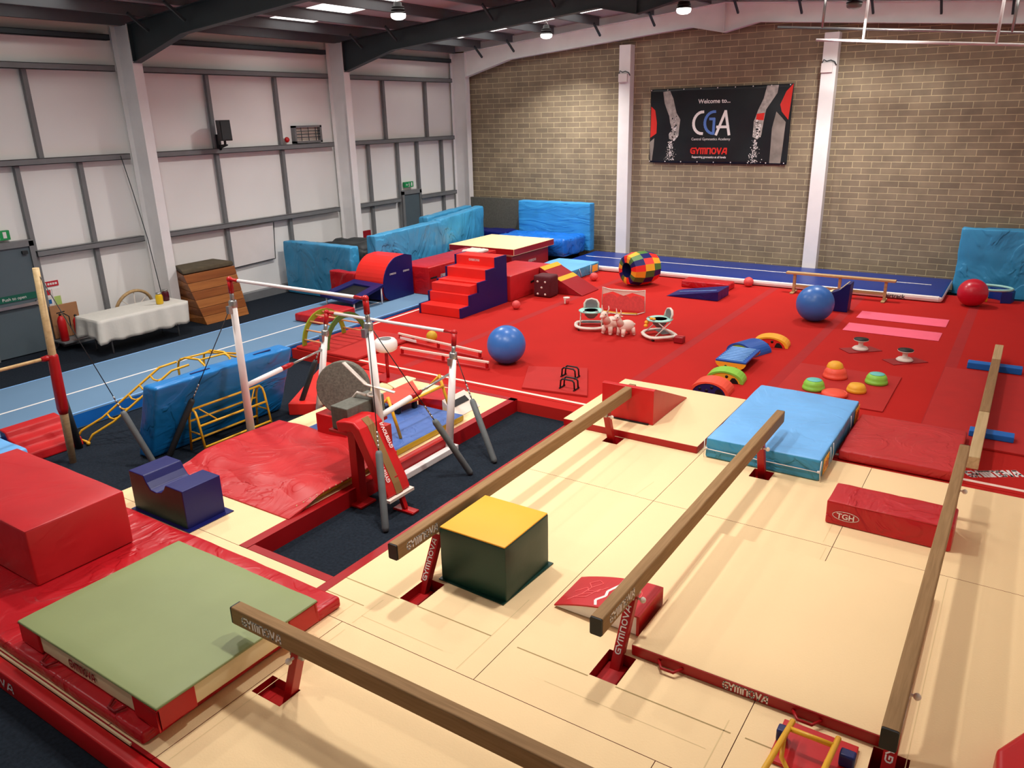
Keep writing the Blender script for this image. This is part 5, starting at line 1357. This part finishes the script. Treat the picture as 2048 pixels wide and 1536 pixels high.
# whiteboard, loudspeaker, vent window, bell, notice
t = thing('whiteboard', 'large white board with a thin dark edge on the wall above the wooden box', 'board', (-16.6, 13, 1.3))
P(t, 'panel', MB().prism([(12.42,.90),(13.72,.94),(13.80,1.86),(12.42,1.84)], 'x', -16.69, -16.62), 'white')
P(t, 'edge', MB().tube([(-16.61,12.42,.89),(-16.61,13.74,.93),(-16.61,13.82,1.87)], .012, 6), 'black')
t = thing('loudspeaker', 'black loudspeaker on a bracket high on the left wall', 'loudspeaker', (-16.3, 12.5, 3.9))
P(t, 'cabinet', MB().hexa([(-16.28,12.22,3.96),(-15.98,12.10,3.96),(-15.98,12.40,3.96),(-16.28,12.48,3.96)], [(-16.30,12.22,4.42),(-16.0,12.10,4.42),(-16.0,12.40,4.42),(-16.30,12.48,4.42)]), 'black', bevel=.012)
P(t, 'grille', MB().hexa([(-15.978,12.12,3.99),(-15.97,12.12,3.99),(-15.97,12.38,3.99),(-15.978,12.38,3.99)], [(-15.99,12.12,4.39),(-15.982,12.12,4.39),(-15.982,12.38,4.39),(-15.99,12.38,4.39)]), 'dark')
P(t, 'bracket', MB().box(-16.58,-16.5,12.38,12.46,3.74,4.1).bar((-16.52,12.42,3.84),(-16.2,12.34,3.86),.04,.04).bar((-16.2,12.34,3.84),(-16.2,12.34,3.97),.04,.04).bar((-16.52,12.42,3.78),(-16.3,12.48,3.86),.03,.03), 'black')
t = thing('wall_vent', 'barred ventilation window high on the left wall', 'vent', (-16.6, 15.3, 4.0))
g = MB(); g.box(-16.69,-16.55,14.82,14.88,3.80,4.24).box(-16.69,-16.55,15.72,15.78,3.80,4.24).box(-16.69,-16.55,14.82,15.78,3.80,3.85).box(-16.69,-16.55,14.82,15.78,4.19,4.24)
P(t, 'frame', g, 'girt')
P(t, 'pane', MB().box(-16.68,-16.66,14.88,15.72,3.85,4.19), 'offwhite')
g = MB()
for z in (3.94, 4.02, 4.10): g.tube([(-16.57,14.86,z),(-16.57,15.74,z)], .012, 6)
for y in (15.05, 15.3, 15.56): g.tube([(-16.56,y,3.82),(-16.56,y,4.22)], .010, 6)
P(t, 'bar', g, 'darksteel')
t = thing('alarm_bell', 'small red alarm bell left of the barred vent', 'alarm bell', (-16.6, 14.55, 3.9))
P(t, 'bell', MB().lathe([(.07,.0),(.07,.03),(.05,.06),(.001,.07)], (-16.6,14.56,3.90), 16, axis='x'), 'redflat')
P(t, 'back_box', MB().box(-16.69,-16.6,14.51,14.61,3.86,3.94), 'whitevinyl')
single('notice_board', MB().box(-16.5,-16.44,16.85,17.25,.80,1.24), 'darkred', 'dark red board on the wall beyond the second column', 'board', (-16.47, 17.05, .8), bevel=.004)
t = thing('clothes_pile', 'dark heap of bags and coats showing above the nearest standing blue mat', 'clothes', (-15.2, 15.4, 0))
P(t, 'heap', soft(-16.3,-14.2,14.6,15.9,.004,1.25,.25,.12,.14,1.8,44), 'dark', kind='stuff')
# climbing rope hooked back to the column and pipe conduits
t = thing('climbing_rope', 'thin dark rope hanging down the first white column', 'rope', (-16.0, 10.0, .8))
P(t, 'rope', MB().tube([(-16.45,9.85,3.75),(-16.35,9.92,3.0),(-16.2,9.98,2.0),(-15.9,9.9,.78)], .009, 6), 'darksteel')
for x in (-10.38, -4.83):
    t = thing('junction_box', 'white cable box on the %s brick wall pier' % ('left' if x < -8 else 'right'), 'electrical box', (x, 21.7, 5.2))
    P(t, 'box', MB().box(x-.17,x+.10,21.66,21.718,5.20,5.42), 'white', bevel=.006)
    P(t, 'cable', MB().tube([(x-.15,21.68,5.43),(x-.12,21.66,5.50),(x-.05,21.68,5.46),(x+.05,21.66,5.48),(x+.14,21.68,5.44),(x+.18,21.7,5.36)], .014, 6), 'darksteel')

# ------------------------------------------------------------------ banner
def banner():
    t = thing('banner', 'black welcome banner with chalked arms hanging on the brick wall', 'banner', (-7.65, 21.9, 4))
    BX0, BX1, BZ0, BZ1, YB_ = -9.64, -5.68, 2.98, 4.97, 21.93
    W, H = BX1-BX0, BZ1-BZ0
    def wave(u, v): return .018*math.sin(u*9+v*5)*math.sin(v*PI)+.012*math.sin(u*23-v*7)
    g = MB(); nu, nv = 48, 24; vs = []
    for j in range(nv+1):
        for i in range(nu+1):
            u, v = i/nu, j/nv
            vs.append((BX0+W*u+.03*(1-v)*(.5-u), YB_+wave(u, v), BZ0+H*v+.03*u*(v-.5)))
    g.add(vs, [(j*(nu+1)+i, j*(nu+1)+i+1, (j+1)*(nu+1)+i+1, (j+1)*(nu+1)+i) for j in range(nv) for i in range(nu)], 0, True)
    cl = P(t, 'cloth', g, 'print')
    m = cl.modifiers.new('t', 'SOLIDIFY'); m.thickness = .004; m.offset = 0
    def put(mb, m, name, d=.006, label=None):
        """mb in banner units 0..1 x 0..1, draped on the cloth"""
        mb.v = [(BX0+W*u, YB_+wave(u, v)-d, BZ0+H*v+.03*u*(v-.5)) for u, v, _ in mb.v]
        return P(t, name, mb, m, label=label)
    def poly(pts):
        g = MB(); bm = bmesh.new(); vv = [bm.verts.new((x, y, 0)) for x, y in pts]; f = bm.faces.new(vv)
        bmesh.ops.triangulate(bm, faces=[f])
        bmesh.ops.subdivide_edges(bm, edges=bm.edges, cuts=3, use_grid_fill=True)
        bm.verts.index_update(); g.add([tuple(v.co) for v in bm.verts], [tuple(v.index for v in f.verts) for f in bm.faces]); bm.free(); return g
    # source frame: picture crop 2048 wide, banner from x 140..1870, y 140..1060
    def S(x, y): return ((x-140)/1730, 1-(y-140)/925)
    def pp(*q): return poly([S(a, b) for a, b in q])
    put(pp((300,175),(390,165),(440,260),(490,440),(540,520),(530,620),(525,720),(470,790),(400,760),(395,700),(440,640),(410,560),(400,480),(330,320)), 'skin', 'left_arm', label='grey chalked arm')
    put(pp((1570,150),(1700,150),(1690,240),(1580,420),(1560,560),(1545,720),(1500,770),(1440,740),(1445,560),(1490,420),(1540,300)), 'skin', 'right_arm', .006, label='grey chalked arm')
    put(pp((1475,470),(1565,460),(1560,545),(1470,540)), 'printred', 'wrist_band', .009, label='red wrist band')
    put(pp((150,350),(205,400),(235,560),(232,690),(150,745)), 'printred', 'left_red_shape', .007)
    put(pp((145,800),(205,750),(200,860),(180,1040),(160,1040)), 'greygrad', 'left_grey_shape', .007)
    put(pp((1790,225),(1865,140),(1840,545),(1760,450),(1735,370)), 'printred', 'right_red_shape', .007)
    put(pp((1700,450),(1770,520),(1815,570),(1790,1050),(1660,1050),(1665,640)), 'greygrad', 'right_grey_shape', .007)
    rnd = random.Random(5); g = MB(); g2 = MB()
    for k in range(170):
        v = rnd.random(); x = 420+rnd.gauss(0, 14+28*v); y = 790+240*v; s = rnd.uniform(2, 5)
        a, b = S(x-s, y+s), S(x+s, y-s); g.add([(a[0],a[1],0),(b[0],a[1],0),(b[0],b[1],0),(a[0],b[1],0)], [(0,1,2,3)])
        v = rnd.random(); x = 1475+rnd.gauss(0, 10+28*v); y = 770+280*v
        a, b = S(x-s, y+s), S(x+s, y-s); g.add([(a[0],a[1],0),(b[0],a[1],0),(b[0],b[1],0),(a[0],b[1],0)], [(0,1,2,3)])
    for k in range(46):
        x, y = rnd.choice([(470+rnd.gauss(0,22), rnd.uniform(480,780)), (1490+rnd.gauss(0,20), rnd.uniform(540,760))]); s = rnd.uniform(5, 10)
        a, b = S(x-s, y+s), S(x+s, y-s); g.add([(a[0],a[1],0),(b[0],a[1],0),(b[0],b[1],0),(a[0],b[1],0)], [(0,1,2,3)])
    put(g, 'white', 'chalk_dust', .010); 
    g = MB()
    for k in range(26):
        x, y = rnd.choice([(470+rnd.gauss(0,24), rnd.uniform(470,780)), (1495+rnd.gauss(0,18), rnd.uniform(560,760))]); s = rnd.uniform(4, 9)
        a, b = S(x-s, y+s), S(x+s, y-s); g.add([(a[0],a[1],0),(b[0],a[1],0),(b[0],b[1],0),(a[0],b[1],0)], [(0,1,2,3)])
    put(g, 'print', 'hand_shading', .012)
    def txt(s, x, y, size, wid, m, name, bold=False):
        g = font(s, 1, 'LEFT', bold=bold); xs = [v[0] for v in g.v]; k = wid/(max(xs)-min(xs)); x0 = min(xs)
        o = S(x, y); g.v = [(o[0]+(a-x0)*k/1730, o[1]+b*size/925, 0) for a, b, _ in g.v]; put(g, m, name, .012)
    txt('Welcome to...', 755, 330, 72, 395, 'white', 'welcome_text', True)
    txt('Central Gymnastics Academy', 700, 778, 44, 480, 'white', 'name_text')
    txt('Supporting gymnastics at all levels', 710, 998, 38, 430, 'white', 'strapline_text', True)
    def st(lines, w, m, name, d=.012):
        g = MB()
        for ln in lines:
            for a, b in zip(ln[:-1], ln[1:]):
                A_, B_ = Vector(a), Vector(b); dd = (B_-A_); 
                if dd.length < 1e-6: continue
                dd.normalize(); n_ = Vector((-dd.y, dd.x))*w/2; e = dd*w*.3
                q = [S(*(A_-n_-e)), S(*(B_-n_+e)), S(*(B_+n_+e)), S(*(A_+n_-e))]
                g.add([(c[0], c[1], 0) for c in q], [(3,2,1,0)])
        put(g, m, name, d)
    arc = lambda cx, cy, rx, ry, a0, a1, n=14: [(cx+rx*math.cos(math.radians(a0+(a1-a0)*i/n)), cy-ry*math.sin(math.radians(a0+(a1-a0)*i/n))) for i in range(n+1)]
    st([arc(825, 565, 110, 132, 88, 272)], 34, 'white', 'letter')
    st([arc(965, 565, 110, 132, 85, 270)+[(965,697),(965,520),(915,520)]], 32, 'logoblue', 'letter', .013)
    st([[(1000,710),(1100,430),(1160,710)],[(1005,618),(1145,618)]], 32, 'white', 'letter', .014)
    g = wordmark(width=455, height=72, w=.24); o = S(692, 945); g.v = [(o[0]+a/1730, o[1]+b/925, 0) for a, b, _ in g.v]; put(g, 'printred', 'wordmark', .012)
    g = MB()
    for k in range(9):
        for yy in (152, 1048):
            c0 = S(150+k*210, yy); rr_ = .004
            g.add([(c0[0]+rr_*math.cos(a*PI/4), c0[1]+rr_*2*math.sin(a*PI/4), 0) for a in range(8)], [tuple(range(8))])
    put(g, 'white', 'eyelet', .012)
banner()
# ------------------------------------------------------------------ group phrases for the repeats
GR = {'landing_mat': 'cream landing mats laid edge to edge', 'balance_beam': 'brown balance beams', 'competition_mat': 'raised red-edged cream mats',
      'exit_sign': 'green exit signs on the left wall', 'pendant_lamp': 'pendant lamps under the roof', 'suspended_rail': 'suspended ceiling rails',
      'stepping_stone': 'domed stepping stones', 'balance_arch': 'plastic balance arches', 'baby_walker': 'baby walkers', 'hopper_toy': 'inflatable hopper animals',
      'toy_ball': 'small toy balls', 'exercise_ball': 'large exercise balls', 'push_up_handle': 'black push-up handles', 'balance_disc': 'waisted balance discs',
      'rubber_tile': 'dark red tiles', 'fire_extinguisher': 'fire extinguishers', 'safety_sign': 'safety signs by the left door', 'drinks_jar': 'drinks jars',
      'foam_strip': 'pink foam strips', 'crash_mat': 'blue crash mats', 'red_floor_mat': 'plain red floor mats', 'junction_box': 'pier cable boxes',
      'grey_board': 'boards in the far corner', 'foam_wedge': 'foam wedges', 'springboard': 'springboards'}
for o in COL.objects:
    k = o.name.split('.')[0]
    if o.parent is None and k in GR and not o.get('kind'): o['group'] = GR[k]
# ------------------------------------------------------------------ light
def area(loc, power, size=.36, col=(1, .955, .9)):
    l = bpy.data.lights.new('lamp_light', 'AREA'); l.shape = 'DISK'; l.size = size; l.energy = power; l.color = col; l.spread = math.radians(150)
    o = bpy.data.objects.new('lamp_light', l); COL.objects.link(o); o.location = loc
# the same kind of pendant lamps carry on over the near half of the hall, above the frame
for x, y, k in ((-11.95, 7.6, 1.5), (-11.95, 1.4, .8), (-9.2, 5.5, 1.6), (-7.4, 11.6, .9), (-5.6, 6.6, 1.9), (-5.6, .8, .6), (-3.2, 12.0, .9), (-3.0, 6.4, 1.6)):
    area((x, y, 6.3), LP_NEAR*k)
w = bpy.data.worlds.new('world'); bpy.context.scene.world = w; w.use_nodes = True
w.node_tree.nodes['Background'].inputs['Color'].default_value = (.8, .82, .86, 1)
w.node_tree.nodes['Background'].inputs['Strength'].default_value = .3
sc = bpy.context.scene
sc.view_settings.view_transform = 'Standard'; sc.view_settings.look = 'None'
sc.view_settings.gamma = 1; sc.view_settings.use_curve_mapping = False
sc.view_settings.exposure = EXPO
